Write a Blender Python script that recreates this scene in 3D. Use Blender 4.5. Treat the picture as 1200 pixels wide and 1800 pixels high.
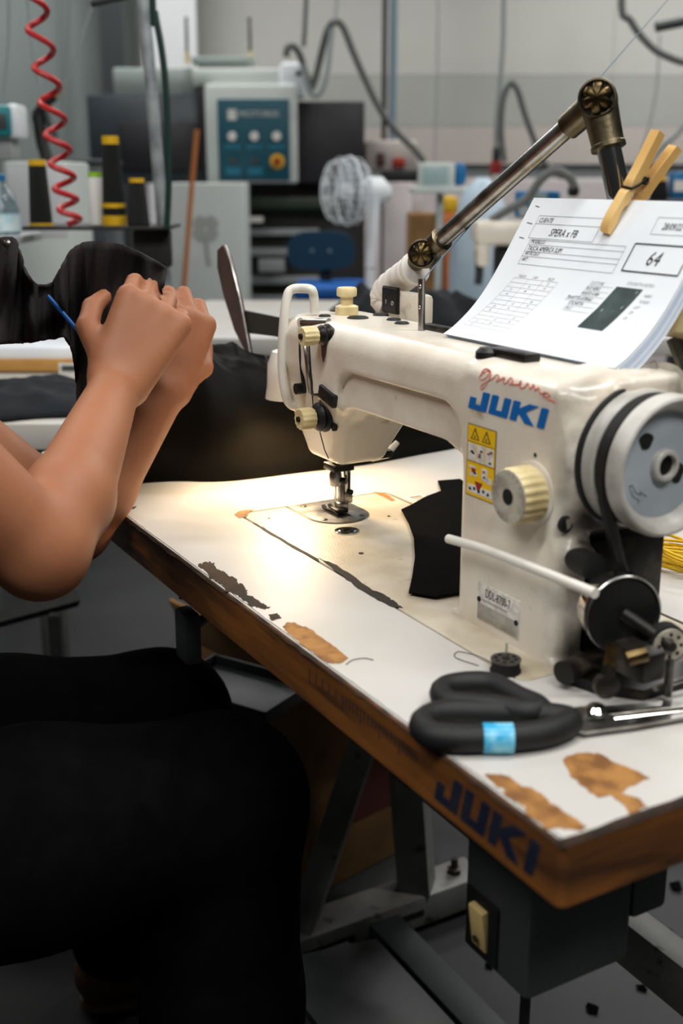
import bpy, bmesh, math, random
import numpy as np
from mathutils import Vector, Matrix

random.seed(7)
for o in list(bpy.data.objects):
    bpy.data.objects.remove(o)
SC = bpy.context.scene
COL = SC.collection
PI = math.pi

# ------------------------------------------------------------------ camera
T = 0.75                                            # table height
CAM = np.array([1.0526165, -0.4720214, 0.34046988 + T])
YAW, PITCH, ROLL = math.radians(150.505), math.radians(16.416), math.radians(-0.073)
FPX = 2001.4
_f = np.array([math.cos(YAW) * math.cos(PITCH), math.sin(YAW) * math.cos(PITCH), -math.sin(PITCH)])
_r = np.array([math.sin(YAW), -math.cos(YAW), 0.0])
_u = np.cross(_r, _f)
cd = bpy.data.cameras.new('camera')
cam = bpy.data.objects.new('camera', cd)
COL.objects.link(cam)
cam.matrix_world = Matrix(((_r[0], _u[0], -_f[0], CAM[0]), (_r[1], _u[1], -_f[1], CAM[1]),
                           (_r[2], _u[2], -_f[2], CAM[2]), (0, 0, 0, 1)))
cd.sensor_fit = 'VERTICAL'
cd.sensor_height = 36
cd.sensor_width = 24
cd.lens = FPX / 1800 * 36
cd.clip_start = 0.01
cd.dof.use_dof = True
cd.dof.focus_distance = 1.06
cd.dof.aperture_fstop = 5.0
SC.camera = cam

# ------------------------------------------------------------------ world, exposure
wd = bpy.data.worlds.new('world')
SC.world = wd
wd.use_nodes = True
wd.node_tree.nodes['Background'].inputs[0].default_value = (0.85, 0.93, 1.0, 1)
wd.node_tree.nodes['Background'].inputs[1].default_value = 0.025
SC.view_settings.view_transform = 'Standard'
SC.view_settings.look = 'None'
SC.view_settings.gamma = 1
SC.view_settings.use_curve_mapping = False
SC.view_settings.exposure = 0.0


# ------------------------------------------------------------------ pixel helpers (1200 x 1800 frame)
def ray(x, y):
    return _f + _r * ((x - 600) / FPX) + _u * ((900 - y) / FPX)


def onz(x, y, z):                                   # z measured from the table top
    d = ray(x, y)
    return CAM + d * ((z + T - CAM[2]) / d[2]) - np.array([0, 0, T])


def ony(x, y, Y):
    d = ray(x, y)
    return CAM + d * ((Y - CAM[1]) / d[1]) - np.array([0, 0, T])


def onx(x, y, X):
    d = ray(x, y)
    return CAM + d * ((X - CAM[0]) / d[0]) - np.array([0, 0, T])


def atd(x, y, D):                                   # world point at depth D
    return CAM + ray(x, y) * D


FH = np.array([math.cos(YAW), math.sin(YAW), 0])
RZ = math.atan2(_r[1], _r[0])                       # room frame: x to the right, y away, z up


def rp(s, F, z):                                    # room frame -> world
    return Vector((CAM[0] + _r[0] * s + FH[0] * F, CAM[1] + _r[1] * s + FH[1] * F, z))


def px(x, y, F):                                    # pixel at horizontal distance F -> (s, F, z) room frame
    d = ray(x, y)
    k = F / (d @ FH)
    return ((d @ _r) * k, F, CAM[2] + d[2] * k)


# ------------------------------------------------------------------ materials
def lin(c):
    return tuple(((v / 255) / 12.92 if v / 255 <= 0.04045 else ((v / 255 + 0.055) / 1.055) ** 2.4) for v in c) + (1,)


MATS = {}


def mat(name, c, rough=0.5, metal=0.0, c2=None, scale=8.0, lo=0.4, hi=0.65, bump=0.0, bscale=120.0, stretch=None,
        emit=None, trans=0.0, alpha=1.0, sheen=0.0, coat=0.0, c3=None, s3=60.0, lo3=0.62, hi3=0.7, spec=0.5, ior=1.45, grime_shade=None, gcol=(58, 52, 46)):
    m = bpy.data.materials.new(name)
    m.use_nodes = True
    nt = m.node_tree
    b = nt.nodes['Principled BSDF']
    b.inputs['Base Color'].default_value = lin(c)
    b.inputs['Roughness'].default_value = rough
    b.inputs['Metallic'].default_value = metal
    b.inputs['Specular IOR Level'].default_value = spec
    b.inputs['IOR'].default_value = ior
    if sheen:
        b.inputs['Sheen Weight'].default_value = sheen
    if coat:
        b.inputs['Coat Weight'].default_value = coat
        b.inputs['Coat Roughness'].default_value = 0.15
    if trans:
        b.inputs['Transmission Weight'].default_value = trans
    if alpha < 1:
        b.inputs['Alpha'].default_value = alpha
    if emit:
        b.inputs['Emission Color'].default_value = lin(emit[0])
        b.inputs['Emission Strength'].default_value = emit[1]
    tc = nt.nodes.new('ShaderNodeTexCoord')
    mp = nt.nodes.new('ShaderNodeMapping')
    nt.links.new(tc.outputs['Object'], mp.inputs[0])
    if stretch:
        mp.inputs['Scale'].default_value = stretch
    cur = None

    def noise(sc, det=5):
        n = nt.nodes.new('ShaderNodeTexNoise')
        n.inputs['Scale'].default_value = sc
        n.inputs['Detail'].default_value = det
        nt.links.new(mp.outputs[0], n.inputs['Vector'])
        return n.outputs['Fac']

    def ramp(src, a, z):
        r = nt.nodes.new('ShaderNodeMapRange')
        r.inputs[1].default_value = a
        r.inputs[2].default_value = z
        nt.links.new(src, r.inputs[0])
        return r.outputs[0]

    def mix(fac, A, B):
        x = nt.nodes.new('ShaderNodeMix')
        x.data_type = 'RGBA'
        nt.links.new(fac, x.inputs[0])
        for v, s in ((A, x.inputs[6]), (B, x.inputs[7])):
            if isinstance(v, tuple):
                s.default_value = v
            else:
                nt.links.new(v, s)
        return x.outputs[2]
    if c2:
        cur = mix(ramp(noise(scale), lo, hi), lin(c), lin(c2))
    if c3:
        cur = mix(ramp(noise(s3, 3), lo3, hi3), cur if cur is not None else lin(c), lin(c3))
    if cur is not None:
        nt.links.new(cur, b.inputs['Base Color'])
    if grime_shade:
        sx = nt.nodes.new('ShaderNodeSeparateXYZ')
        nt.links.new(tc.outputs['Object'], sx.inputs[0])
        g1 = ramp(sx.outputs[grime_shade[0]], grime_shade[1], grime_shade[2])
        g2 = ramp(noise(22, 4), 0.40, 0.66)
        mu = nt.nodes.new('ShaderNodeMath')
        mu.operation = 'MULTIPLY'
        nt.links.new(g1, mu.inputs[0])
        nt.links.new(g2, mu.inputs[1])
        cur = mix(mu.outputs[0], cur, lin(gcol))
        nt.links.new(cur, b.inputs['Base Color'])
    if bump:
        bn = nt.nodes.new('ShaderNodeBump')
        bn.inputs['Strength'].default_value = bump
        bn.inputs['Distance'].default_value = 0.001
        nt.links.new(noise(bscale, 3), bn.inputs['Height'])
        nt.links.new(bn.outputs[0], b.inputs['Normal'])
    MATS[name] = m
    return m


paint = mat('machine_paint', (228, 220, 206), 0.36, c2=(206, 193, 172), scale=14, lo=0.45, hi=0.75, bump=0.22, bscale=420,
            c3=(120, 106, 86), s3=26, lo3=0.66, hi3=0.8, coat=0.35, grime_shade=(0, 0.452, 0.474))
bedpaint = mat('bed_paint', (200, 190, 172), 0.42, c2=(172, 158, 132), scale=18, lo=0.42, hi=0.7, bump=0.35, bscale=500,
               c3=(128, 104, 76), s3=34, lo3=0.66, hi3=0.78)
plastic_cream = mat('cream_plastic', (226, 208, 160), 0.42, c2=(190, 168, 118), scale=30, lo=0.45, hi=0.7)
dial_face = mat('dial_face', (196, 188, 172), 0.5, c2=(150, 142, 126), scale=60)
steel = mat('steel', (186, 184, 180), 0.3, 1.0, c2=(110, 106, 100), scale=40)
steel_dull = mat('dull_steel', (120, 118, 114), 0.4, 1.0, c2=(70, 66, 60), scale=30)
chrome = mat('chrome', (205, 203, 198), 0.1, 1.0)
bronze = mat('bronze_metal', (128, 116, 92), 0.38, 1.0, c2=(86, 78, 62), scale=40, bump=0.2, bscale=300)
brass = mat('brass_knob', (104, 88, 58), 0.34, 1.0, c2=(60, 50, 34), scale=90)
black = mat('black_plastic', (18, 18, 18), 0.48)
blackm = mat('black_matte', (16, 15, 15), 0.75, c2=(26, 25, 24), scale=60)
rubber = mat('black_rubber', (18, 18, 18), 0.6)
grease = mat('greasy_black_metal', (30, 27, 24), 0.4, 0.4, c2=(74, 66, 56), scale=50, lo=0.55, hi=0.75)
wheelm = mat('wheel_enamel', (200, 197, 190), 0.38, c2=(146, 142, 134), scale=20, bump=0.1, bscale=200)
wheelblue = mat('wheel_face_enamel', (186, 194, 202), 0.42, c2=(164, 172, 178), scale=14)
jukiblue = mat('blue_ink', (0, 100, 176), 0.5, spec=0.3)
navy_ink = mat('navy_ink', (14, 24, 46), 0.6, c2=(34, 36, 48), scale=50)
red_ink = mat('red_marker', (226, 120, 106), 0.6, c2=(222, 170, 150), scale=160)
yellow_st = mat('yellow_sticker', (238, 190, 20), 0.4)
white_st = mat('white_sticker', (225, 222, 214), 0.45, c2=(190, 186, 180), scale=160)
ink = mat('black_ink', (34, 36, 36), 0.6)
ink_grey = mat('grey_ink', (150, 154, 156), 0.7)
ink_dark = mat('print_dark_green', (44, 60, 58), 0.6, c2=(62, 78, 76), scale=70)
red_dark = mat('sticker_red', (150, 40, 24), 0.5)
alum = mat('aluminium_plate', (186, 184, 180), 0.38, 0.7, c2=(150, 148, 142), scale=60)
laminate = mat('white_laminate', (190, 187, 182), 0.48, c2=(176, 171, 162), scale=5, lo=0.4, hi=0.75, c3=(146, 136, 120), s3=70,
               lo3=0.73, hi3=0.82, bump=0.04, bscale=150)
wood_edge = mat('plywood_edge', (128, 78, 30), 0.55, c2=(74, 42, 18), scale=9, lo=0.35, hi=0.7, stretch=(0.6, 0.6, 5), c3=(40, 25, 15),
                s3=14, lo3=0.54, hi3=0.72, bump=0.15, bscale=60, grime_shade=(0, 0.22, -0.1), gcol=(30, 21, 14))  # left end darker: dirt and shadow both put into the colour
chip_black = mat('chipped_black', (30, 24, 18), 0.8, c2=(16, 13, 10), scale=80)
wood_worn = mat('worn_board', (160, 112, 56), 0.7, c2=(112, 72, 34), scale=60, bump=0.5, bscale=260)
wood_dark = mat('worn_board_dark', (50, 32, 18), 0.8, c2=(28, 19, 12), scale=60, bump=0.5, bscale=260)
paper_m = mat('paper', (232, 236, 240), 0.75, c2=(224, 229, 235), scale=10)
paper_b = mat('paper_lower_sheet', (196, 208, 224), 0.75, c2=(206, 214, 226), scale=10)
pinwood = mat('clothespin_wood', (240, 200, 130), 0.6, c2=(226, 178, 104), scale=30, stretch=(1, 1, 0.2), bump=0.1)
tape_m = mat('white_tape', (236, 230, 224), 0.6, c2=(206, 192, 178), scale=30, bump=0.5, bscale=60)
cloth_black = mat('black_fabric', (7, 7, 7), 0.9, c2=(11, 10, 10), scale=40, bump=0.3, bscale=900, spec=0.03)
handle_m = mat('scissor_handle_black', (13, 13, 14), 0.62)
cloth_sheen = mat('black_lining_fabric', (10, 8, 6), 0.5, c2=(16, 13, 9), scale=6, lo=0.3, hi=0.75, bump=0.2, bscale=700, spec=0.08)
cloth_navy = mat('dark_navy_fabric', (9, 13, 17), 0.9, c2=(15, 21, 27), scale=12, bump=0.5, bscale=300)
cloth_brown = mat('dark_brown_garment', (30, 20, 18), 0.9, c2=(12, 9, 9), scale=9, bump=0.5, bscale=300)
skin = mat('skin', (164, 108, 74), 0.55, c2=(148, 92, 62), scale=7, lo=0.35, hi=0.7, bump=0.05, bscale=300)
skin.node_tree.nodes['Principled BSDF'].inputs['Subsurface Weight'].default_value = 0.12
skin.node_tree.nodes['Principled BSDF'].inputs['Subsurface Scale'].default_value = 0.02
hairm = mat('dark_hair', (34, 24, 18), 0.55, c2=(52, 36, 26), scale=40, stretch=(1, 1, 0.15), bump=0.6, bscale=120)
lamp_white = mat('lamp_white', (224, 220, 210), 0.35)
lamp_glow = mat('lamp_led', (255, 230, 190), 0.5, emit=((255, 214, 150), 18))
tube_glow = mat('tube_light', (240, 248, 255), 0.5, emit=((226, 240, 255), 4))
conc = mat('concrete', (50, 53, 52), 0.65, c2=(38, 40, 40), scale=2.2, lo=0.35, hi=0.7, c3=(54, 52, 50), s3=24, lo3=0.66, hi3=0.74, bump=0.1,
           bscale=60)
stand_m = mat('stand_grey_paint', (132, 132, 128), 0.5, c2=(108, 106, 102), scale=12, c3=(60, 58, 54), s3=30, lo3=0.64, hi3=0.74)
box_grey = mat('box_grey', (62, 66, 66), 0.5, c2=(50, 54, 54), scale=10)
switch_cream = mat('rocker_cream', (206, 180, 120), 0.4)
carton = mat('carton', (140, 104, 62), 0.8, c2=(120, 88, 52), scale=12)
carton2 = mat('tan_carton', (186, 138, 72), 0.8, c2=(166, 120, 60), scale=12)
scr_blue = mat('blue_tape', (40, 160, 205), 0.35, c2=(150, 214, 232), scale=70, lo=0.45, hi=0.65)
yellow_wire = mat('yellow_cord', (226, 186, 30), 0.5)
blue_line = mat('thread_blue_grey', (86, 108, 124), 0.6)
dark_thread = mat('dark_thread', (40, 36, 32), 0.7)
# background
wallA = mat('wall_panel_upper', (182, 182, 176), 0.6, c2=(168, 168, 162), scale=0.8)
wallB = mat('wall_panel_middle', (160, 162, 156), 0.6, c2=(148, 150, 144), scale=0.8)
wallC = mat('wall_panel_lower', (178, 170, 164), 0.6, c2=(166, 158, 152), scale=0.8)
wallD = mat('wall_panel_base', (206, 198, 198), 0.6, c2=(196, 188, 188), scale=0.8)
walltrim = mat('wall_trim_grey', (96, 100, 102), 0.6)
wallL = mat('left_wall_grey', (118, 126, 124), 0.55, c2=(104, 112, 110), scale=0.7)
wallW = mat('white_panel', (214, 216, 218), 0.55)
darkframe = mat('dark_frame', (44, 48, 50), 0.5)
bluegrey = mat('blue_grey_steel', (110, 128, 140), 0.5)
galv = mat('galvanised_pipe', (186, 192, 194), 0.42, 0.35, c2=(140, 146, 150), scale=22)
hose_red = mat('red_hose', (176, 34, 36), 0.4)
cable_green = mat('dark_green_cable', (18, 48, 40), 0.5)
cable_grey = mat('grey_cable', (92, 94, 92), 0.6)
cord_grey = mat('light_grey_cord', (140, 146, 146), 0.6)
m_lgrey = mat('machine_light_grey', (190, 196, 192), 0.5)
m_lgreen = mat('machine_grey_green', (150, 160, 156), 0.5)
m_smoke = mat('smoked_cover', (58, 66, 72), 0.3, c2=(48, 54, 60), scale=3)
m_dark = mat('machine_dark', (38, 38, 42), 0.5)
panel_blue = mat('panel_blue', (0, 72, 88), 0.5)
panel_teal = mat('panel_label_teal', (12, 104, 128), 0.5)
knob_white = mat('knob_white', (220, 214, 210), 0.4)
yellow_m = mat('yellow_plastic', (216, 170, 26), 0.45)
white_pl = mat('white_plastic', (222, 226, 230), 0.4)
white_trans = mat('fan_blade_plastic', (206, 216, 224), 0.3, alpha=0.75)
chair_blue = mat('chair_blue', (2, 50, 72), 0.8)
seat_blue = mat('seat_blue', (6, 84, 160), 0.6)
screen_m = mat('screen_grey_green', (150, 172, 172), 0.3)
blue_pl = mat('blue_plastic', (16, 100, 150), 0.45)
green_bar = mat('dark_green_rail', (46, 60, 44), 0.5)
shelf_dark = mat('dark_shelf', (30, 28, 26), 0.6)
rack_grey = mat('rack_grey', (150, 154, 154), 0.5)
wood_stick = mat('stick_wood', (176, 106, 52), 0.6)
cone_thread = mat('cone_thread_black', (9, 8, 8), 0.9, bump=0.4, bscale=300, stretch=(0.1, 0.1, 4))
spool_white = mat('spool_white', (214, 212, 206), 0.7)
lime = mat('lime_cap', (150, 200, 40), 0.5)
bottle_m = mat('bottle_plastic', (205, 228, 236), 0.08, trans=0.85, ior=1.33)
label_w = mat('bottle_label', (170, 214, 226), 0.5, c2=(226, 238, 240), scale=30)
bag_blue = mat('pale_blue_cover', (176, 196, 212), 0.5, c2=(190, 206, 218), scale=6)
clover = mat('clover_grey', (158, 162, 158), 0.6)
teal_m = mat('teal_plastic', (10, 122, 130), 0.45)
orange_m = mat('orange_cloth', (206, 120, 66), 0.8)
red_m = mat('red_plastic', (150, 34, 30), 0.5)
shoe_m = mat('brown_shoe', (96, 66, 44), 0.6, c2=(78, 52, 34), scale=20)
sole_m = mat('tan_sole', (132, 102, 72), 0.7)


# ------------------------------------------------------------------ mesh building
class MB:
    def __init__(self):
        self.v, self.f = [], []

    def add(self, v, f):
        n = len(self.v)
        self.v += [tuple(map(float, p)) for p in v]
        self.f += [tuple(i + n for i in q) for q in f]
        return self

    def box(self, c, h, bev=0.0, rot=None, seg=2):
        bm = bmesh.new()
        bmesh.ops.create_cube(bm, size=2)
        for v in bm.verts:
            v.co = Vector((v.co.x * h[0], v.co.y * h[1], v.co.z * h[2]))
        if bev:
            bmesh.ops.bevel(bm, geom=list(bm.edges), offset=min(bev, min(h) * 0.95), segments=seg, affect='EDGES', profile=0.5)
        if rot is not None:
            bmesh.ops.transform(bm, matrix=rot.to_4x4() if isinstance(rot, Matrix) else Matrix.Rotation(rot, 4, 'Z'), verts=bm.verts)
        bm.verts.index_update()
        self.add([v.co + Vector(c) for v in bm.verts], [[v.index for v in f.verts] for f in bm.faces])
        bm.free()
        return self

    def span(self, lo, hi, bev=0.0, seg=2):
        lo, hi = Vector(lo), Vector(hi)
        return self.box((lo + hi) / 2, (hi - lo) / 2, bev, None, seg)

    def lathe(self, prof, axis=(0, 0, 1), origin=(0, 0, 0), n=32, caps=True, knurl=0, kd=0.0):
        """prof: list of (radius, height along axis)"""
        a = Vector(axis).normalized()
        t = Vector((1, 0, 0)) if abs(a.x) < 0.9 else Vector((0, 1, 0))
        e1 = a.cross(t).normalized()
        e2 = a.cross(e1)
        v, f = [], []
        for (r, h) in prof:
            for i in range(n):
                an = 2 * PI * i / n
                rr = r * (1 - kd * ((i // knurl) % 2)) if knurl else r
                v.append(Vector(origin) + a * h + (e1 * math.cos(an) + e2 * math.sin(an)) * rr)
        m = len(prof)
        for j in range(m - 1):
            for i in range(n):
                f.append((j * n + i, j * n + (i + 1) % n, (j + 1) * n + (i + 1) % n, (j + 1) * n + i))
        if caps:
            f.append(tuple(range(n - 1, -1, -1)))
            f.append(tuple((m - 1) * n + i for i in range(n)))
        return self.add(v, f)

    def cyl(self, a, b, r, r2=None, n=24):
        a, b = Vector(a), Vector(b)
        return self.lathe([(r, 0), (r2 if r2 is not None else r, (b - a).length)], b - a, a, n)

    def tube(self, pts, r, n=8, closed=False, caps=True, flat=1.0, up=None):
        pts = [Vector(p) for p in pts]
        m = len(pts)
        rs = r if isinstance(r, (list, tuple)) else [r] * m
        v, f = [], []
        prev = None
        for i, p in enumerate(pts):
            if closed:
                d = pts[(i + 1) % m] - pts[i - 1]
            else:
                d = pts[min(i + 1, m - 1)] - pts[max(i - 1, 0)]
            d.normalize()
            if up is not None:
                e1 = Vector(up) - d * d.dot(Vector(up))
            elif prev is None:
                t = Vector((0, 0, 1)) if abs(d.z) < 0.9 else Vector((1, 0, 0))
                e1 = t - d * d.dot(t)
            else:
                e1 = prev - d * d.dot(prev)
            e1.normalize()
            prev = e1
            e2 = d.cross(e1)
            for k in range(n):
                an = 2 * PI * k / n
                v.append(p + (e1 * math.cos(an) * flat + e2 * math.sin(an)) * rs[i])
        for i in range(m if closed else m - 1):
            j = (i + 1) % m
            for k in range(n):
                f.append((i * n + k, i * n + (k + 1) % n, j * n + (k + 1) % n, j * n + k))
        if caps and not closed:
            f.append(tuple(range(n - 1, -1, -1)))
            f.append(tuple((m - 1) * n + k for k in range(n)))
        return self.add(v, f)

    def prism(self, poly, fn, h0, h1):
        """poly of 2D points, fn(a, b, h) -> 3D"""
        n = len(poly)
        v = [fn(a, b, h0) for a, b in poly] + [fn(a, b, h1) for a, b in poly]
        f = [tuple(range(n - 1, -1, -1)), tuple(range(n, 2 * n))]
        f += [(i, (i + 1) % n, n + (i + 1) % n, n + i) for i in range(n)]
        return self.add(v, f)

    def sphere(self, c, r, n=16, m=10):
        rr = r if isinstance(r, (list, tuple)) else (r, r, r)
        v, f = [], []
        for j in range(1, m):
            th = PI * j / m
            for i in range(n):
                an = 2 * PI * i / n
                v.append((c[0] + rr[0] * math.sin(th) * math.cos(an), c[1] + rr[1] * math.sin(th) * math.sin(an), c[2] + rr[2] * math.cos(th)))
        top, bot = len(v), len(v) + 1
        v += [(c[0], c[1], c[2] + rr[2]), (c[0], c[1], c[2] - rr[2])]
        for j in range(m - 2):
            for i in range(n):
                f.append((j * n + i, (j + 1) * n + i, (j + 1) * n + (i + 1) % n, j * n + (i + 1) % n))
        for i in range(n):
            f.append((top, i, (i + 1) % n))
            f.append((bot, (m - 2) * n + (i + 1) % n, (m - 2) * n + i))
        return self.add(v, f)

    def grid(self, P, thick=None):
        """P[i][j] 3D points"""
        a, b = len(P), len(P[0])
        return self.add([p for row in P for p in row],
                        [(i * b + j, (i + 1) * b + j, (i + 1) * b + j + 1, i * b + j + 1) for i in range(a - 1) for j in range(b - 1)])

    def build(self, name, m, parent=None, smooth=True, angle=35, fix=True):
        me = bpy.data.meshes.new(name)
        me.from_pydata(self.v, [], self.f)
        if fix:
            bm = bmesh.new()
            bm.from_mesh(me)
            bmesh.ops.recalc_face_normals(bm, faces=bm.faces)
            bm.to_mesh(me)
            bm.free()
        o = bpy.data.objects.new(name, me)
        COL.objects.link(o)
        if m is not None:
            me.materials.append(m)
        if smooth:
            try:
                me.shade_smooth()
                me.set_sharp_from_angle(angle=math.radians(angle))
            except Exception:
                pass
        if parent is not None:
            o.parent = parent
        return o


def tag(o, label=None, cat=None, group=None, kind=None):
    if label:
        o['label'] = label
    if cat:
        o['category'] = cat
    if group:
        o['group'] = group
    if kind:
        o['kind'] = kind
    return o


def empty(name, loc, rz=0.0, label=None, cat=None, group=None):
    o = bpy.data.objects.new(name, None)
    o.empty_display_size = 0.05
    COL.objects.link(o)
    o.location = loc
    o.rotation_euler = (0, 0, rz)
    tag(o, label, cat, group)
    return o


def spline(pts, n=8, closed=False):
    P = [np.array(p, float) for p in pts]
    m = len(P)
    out = []
    for i in range(m if closed else m - 1):
        p0 = P[(i - 1) % m] if (closed or i > 0) else P[0] * 2 - P[1]
        p1, p2 = P[i], P[(i + 1) % m]
        p3 = P[(i + 2) % m] if (closed or i + 2 < m) else P[m - 1] * 2 - P[m - 2]
        for k in range(n):
            t = k / n
            out.append(0.5 * ((2 * p1) + (p2 - p0) * t + (2 * p0 - 5 * p1 + 4 * p2 - p3) * t * t + (3 * p1 - p0 - 3 * p2 + p3) * t ** 3))
    if not closed:
        out.append(P[-1])
    return out


def solid(o, th, off=0):
    s = o.modifiers.new('solid', 'SOLIDIFY')
    s.thickness = th
    s.offset = off
    return o


def text2d(s, size, shear=0.0, align='LEFT', res=2):
    c = bpy.data.curves.new('t', 'FONT')
    c.body = s
    c.size = size
    c.shear = shear
    c.align_x = align
    c.resolution_u = res
    o = bpy.data.objects.new('t', c)
    me = bpy.data.meshes.new_from_object(o)
    v = [(q.co.x, q.co.y) for q in me.vertices]
    f = [tuple(p.vertices) for p in me.polygons]
    bpy.data.objects.remove(o)
    bpy.data.curves.remove(c)
    bpy.data.meshes.remove(me)
    return v, f


# ------------------------------------------------------------------ signed distance modelling
class Sdf:
    def __init__(self, lo, hi, h):
        self.lo = np.array(lo, float)
        self.h = h
        n = np.ceil((np.array(hi) - self.lo) / h).astype(int) + 1
        self.d = np.full(tuple(n), 1.0, np.float32)
        self.ax = [self.lo[i] + h * np.arange(n[i]) for i in range(3)]

    def _blk(self, lo, hi, mg):
        s = []
        for i in range(3):
            a = max(int((lo[i] - mg - self.lo[i]) / self.h), 0)
            b = min(int((hi[i] + mg - self.lo[i]) / self.h) + 2, len(self.ax[i]))
            s.append(slice(a, max(b, a)))
        return tuple(s)

    def op(self, fn, lo, hi, k=0.0, sub=False):
        s = self._blk(lo, hi, k + 4 * self.h)
        if any(q.stop <= q.start for q in s):
            return self
        X = self.ax[0][s[0]][:, None, None]
        Y = self.ax[1][s[1]][None, :, None]
        Z = self.ax[2][s[2]][None, None, :]
        a = fn(X, Y, Z)
        b = self.d[s]
        if sub:
            a = -a
            if k:
                t = np.clip(0.5 - 0.5 * (b - a) / k, 0, 1)
                r = b * (1 - t) + a * t + k * t * (1 - t)
            else:
                r = np.maximum(b, a)
        elif k:
            t = np.clip(0.5 + 0.5 * (b - a) / k, 0, 1)
            r = b * (1 - t) + a * t - k * t * (1 - t)
        else:
            r = np.minimum(a, b)
        self.d[s] = r
        return self

    def box(self, lo, hi, r=0.0, k=0.0, sub=False):
        c = [(lo[i] + hi[i]) / 2 for i in range(3)]
        e = [(hi[i] - lo[i]) / 2 - r for i in range(3)]

        def fn(X, Y, Z):
            q = [np.abs(X - c[0]) - e[0], np.abs(Y - c[1]) - e[1], np.abs(Z - c[2]) - e[2]]
            o = np.sqrt(np.maximum(q[0], 0) ** 2 + np.maximum(q[1], 0) ** 2 + np.maximum(q[2], 0) ** 2)
            return o + np.minimum(np.maximum(np.maximum(q[0], q[1]), q[2]), 0) - r
        return self.op(fn, lo, hi, k, sub)

    def cone(self, a, b, ra, rb, k=0.0, sub=False):
        a, b = np.array(a, float), np.array(b, float)
        ab = b - a
        L = max(ab @ ab, 1e-12)
        R = max(ra, rb)

        def fn(X, Y, Z):
            t = np.clip(((X - a[0]) * ab[0] + (Y - a[1]) * ab[1] + (Z - a[2]) * ab[2]) / L, 0, 1)
            return np.sqrt((X - a[0] - t * ab[0]) ** 2 + (Y - a[1] - t * ab[1]) ** 2 + (Z - a[2] - t * ab[2]) ** 2) - (ra + t * (rb - ra))
        return self.op(fn, np.minimum(a, b) - R, np.maximum(a, b) + R, k, sub)

    def ell(self, c, r, k=0.0, sub=False):
        c, r = np.array(c, float), np.array(r, float)

        def fn(X, Y, Z):
            q = np.sqrt(((X - c[0]) / r[0]) ** 2 + ((Y - c[1]) / r[1]) ** 2 + ((Z - c[2]) / r[2]) ** 2)
            return (q - 1) * r.min()
        return self.op(fn, c - r, c + r, k, sub)

    def cylx(self, x0, x1, y, z, r, rr=0.002, k=0.0, sub=False):
        def fn(X, Y, Z):
            q0 = np.sqrt((Y - y) ** 2 + (Z - z) ** 2) - (r - rr)
            q1 = np.abs(X - (x0 + x1) / 2) - ((x1 - x0) / 2 - rr)
            return np.sqrt(np.maximum(q0, 0) ** 2 + np.maximum(q1, 0) ** 2) + np.minimum(np.maximum(q0, q1), 0) - rr
        return self.op(fn, (x0, y - r, z - r), (x1, y + r, z + r), k, sub)

    def mesh(self, name, m, parent=None):
        d, h = self.d, self.h
        s = d < 0
        c = np.zeros(tuple(n - 1 for n in d.shape), np.int8)
        sl = (slice(0, -1), slice(1, None))
        for i in (0, 1):
            for j in (0, 1):
                for k in (0, 1):
                    c += s[sl[i], sl[j], sl[k]]
        act = (c > 0) & (c < 8)
        I = np.argwhere(act)
        idx = np.full(act.shape, -1, np.int32)
        idx[act] = np.arange(len(I))
        pos = np.zeros((len(I), 3))
        cnt = np.zeros(len(I))
        for ax in range(3):
            o1, o2 = [a for a in range(3) if a != ax]
            for p in (0, 1):
                for q in (0, 1):
                    A = I.copy()
                    A[:, o1] += p
                    A[:, o2] += q
                    B = A.copy()
                    B[:, ax] += 1
                    da = d[A[:, 0], A[:, 1], A[:, 2]]
                    db = d[B[:, 0], B[:, 1], B[:, 2]]
                    w = (da < 0) != (db < 0)
                    t = np.where(w, da / np.where(w, da - db, 1), 0)
                    P = A.astype(float)
                    P[:, ax] += t
                    pos[w] += P[w]
                    cnt[w] += 1
        pos = self.lo + h * pos / cnt[:, None]
        F = []
        for ax in range(3):
            o1, o2 = (ax + 1) % 3, (ax + 2) % 3
            a = [slice(None)] * 3
            b = [slice(None)] * 3
            a[ax], b[ax] = slice(0, -1), slice(1, None)
            dif = s[tuple(a)] != s[tuple(b)]
            E = np.argwhere(dif)
            ok = (E[:, o1] > 0) & (E[:, o2] > 0) & (E[:, o1] < d.shape[o1] - 1) & (E[:, o2] < d.shape[o2] - 1)
            E = E[ok]
            q = []
            for p1, p2 in ((1, 1), (0, 1), (0, 0), (1, 0)):
                C = E.copy()
                C[:, o1] -= p1
                C[:, o2] -= p2
                q.append(idx[C[:, 0], C[:, 1], C[:, 2]])
            q = np.stack(q, 1)
            flip = ~s[E[:, 0], E[:, 1], E[:, 2]]
            q[flip] = q[flip][:, ::-1]
            F.append(q)
        F = np.concatenate(F)
        me = bpy.data.meshes.new(name)
        me.vertices.add(len(pos))
        me.vertices.foreach_set('co', pos.astype(np.float32).ravel())
        me.loops.add(F.size)
        me.loops.foreach_set('vertex_index', F.astype(np.int32).ravel())
        me.polygons.add(len(F))
        me.polygons.foreach_set('loop_start', (np.arange(len(F)) * 4).astype(np.int32))
        me.update(calc_edges=True)
        me.validate()
        me.shade_smooth()
        me.materials.append(m)
        o = bpy.data.objects.new(name, me)
        COL.objects.link(o)
        if parent is not None:
            o.parent = parent
        return o


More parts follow.
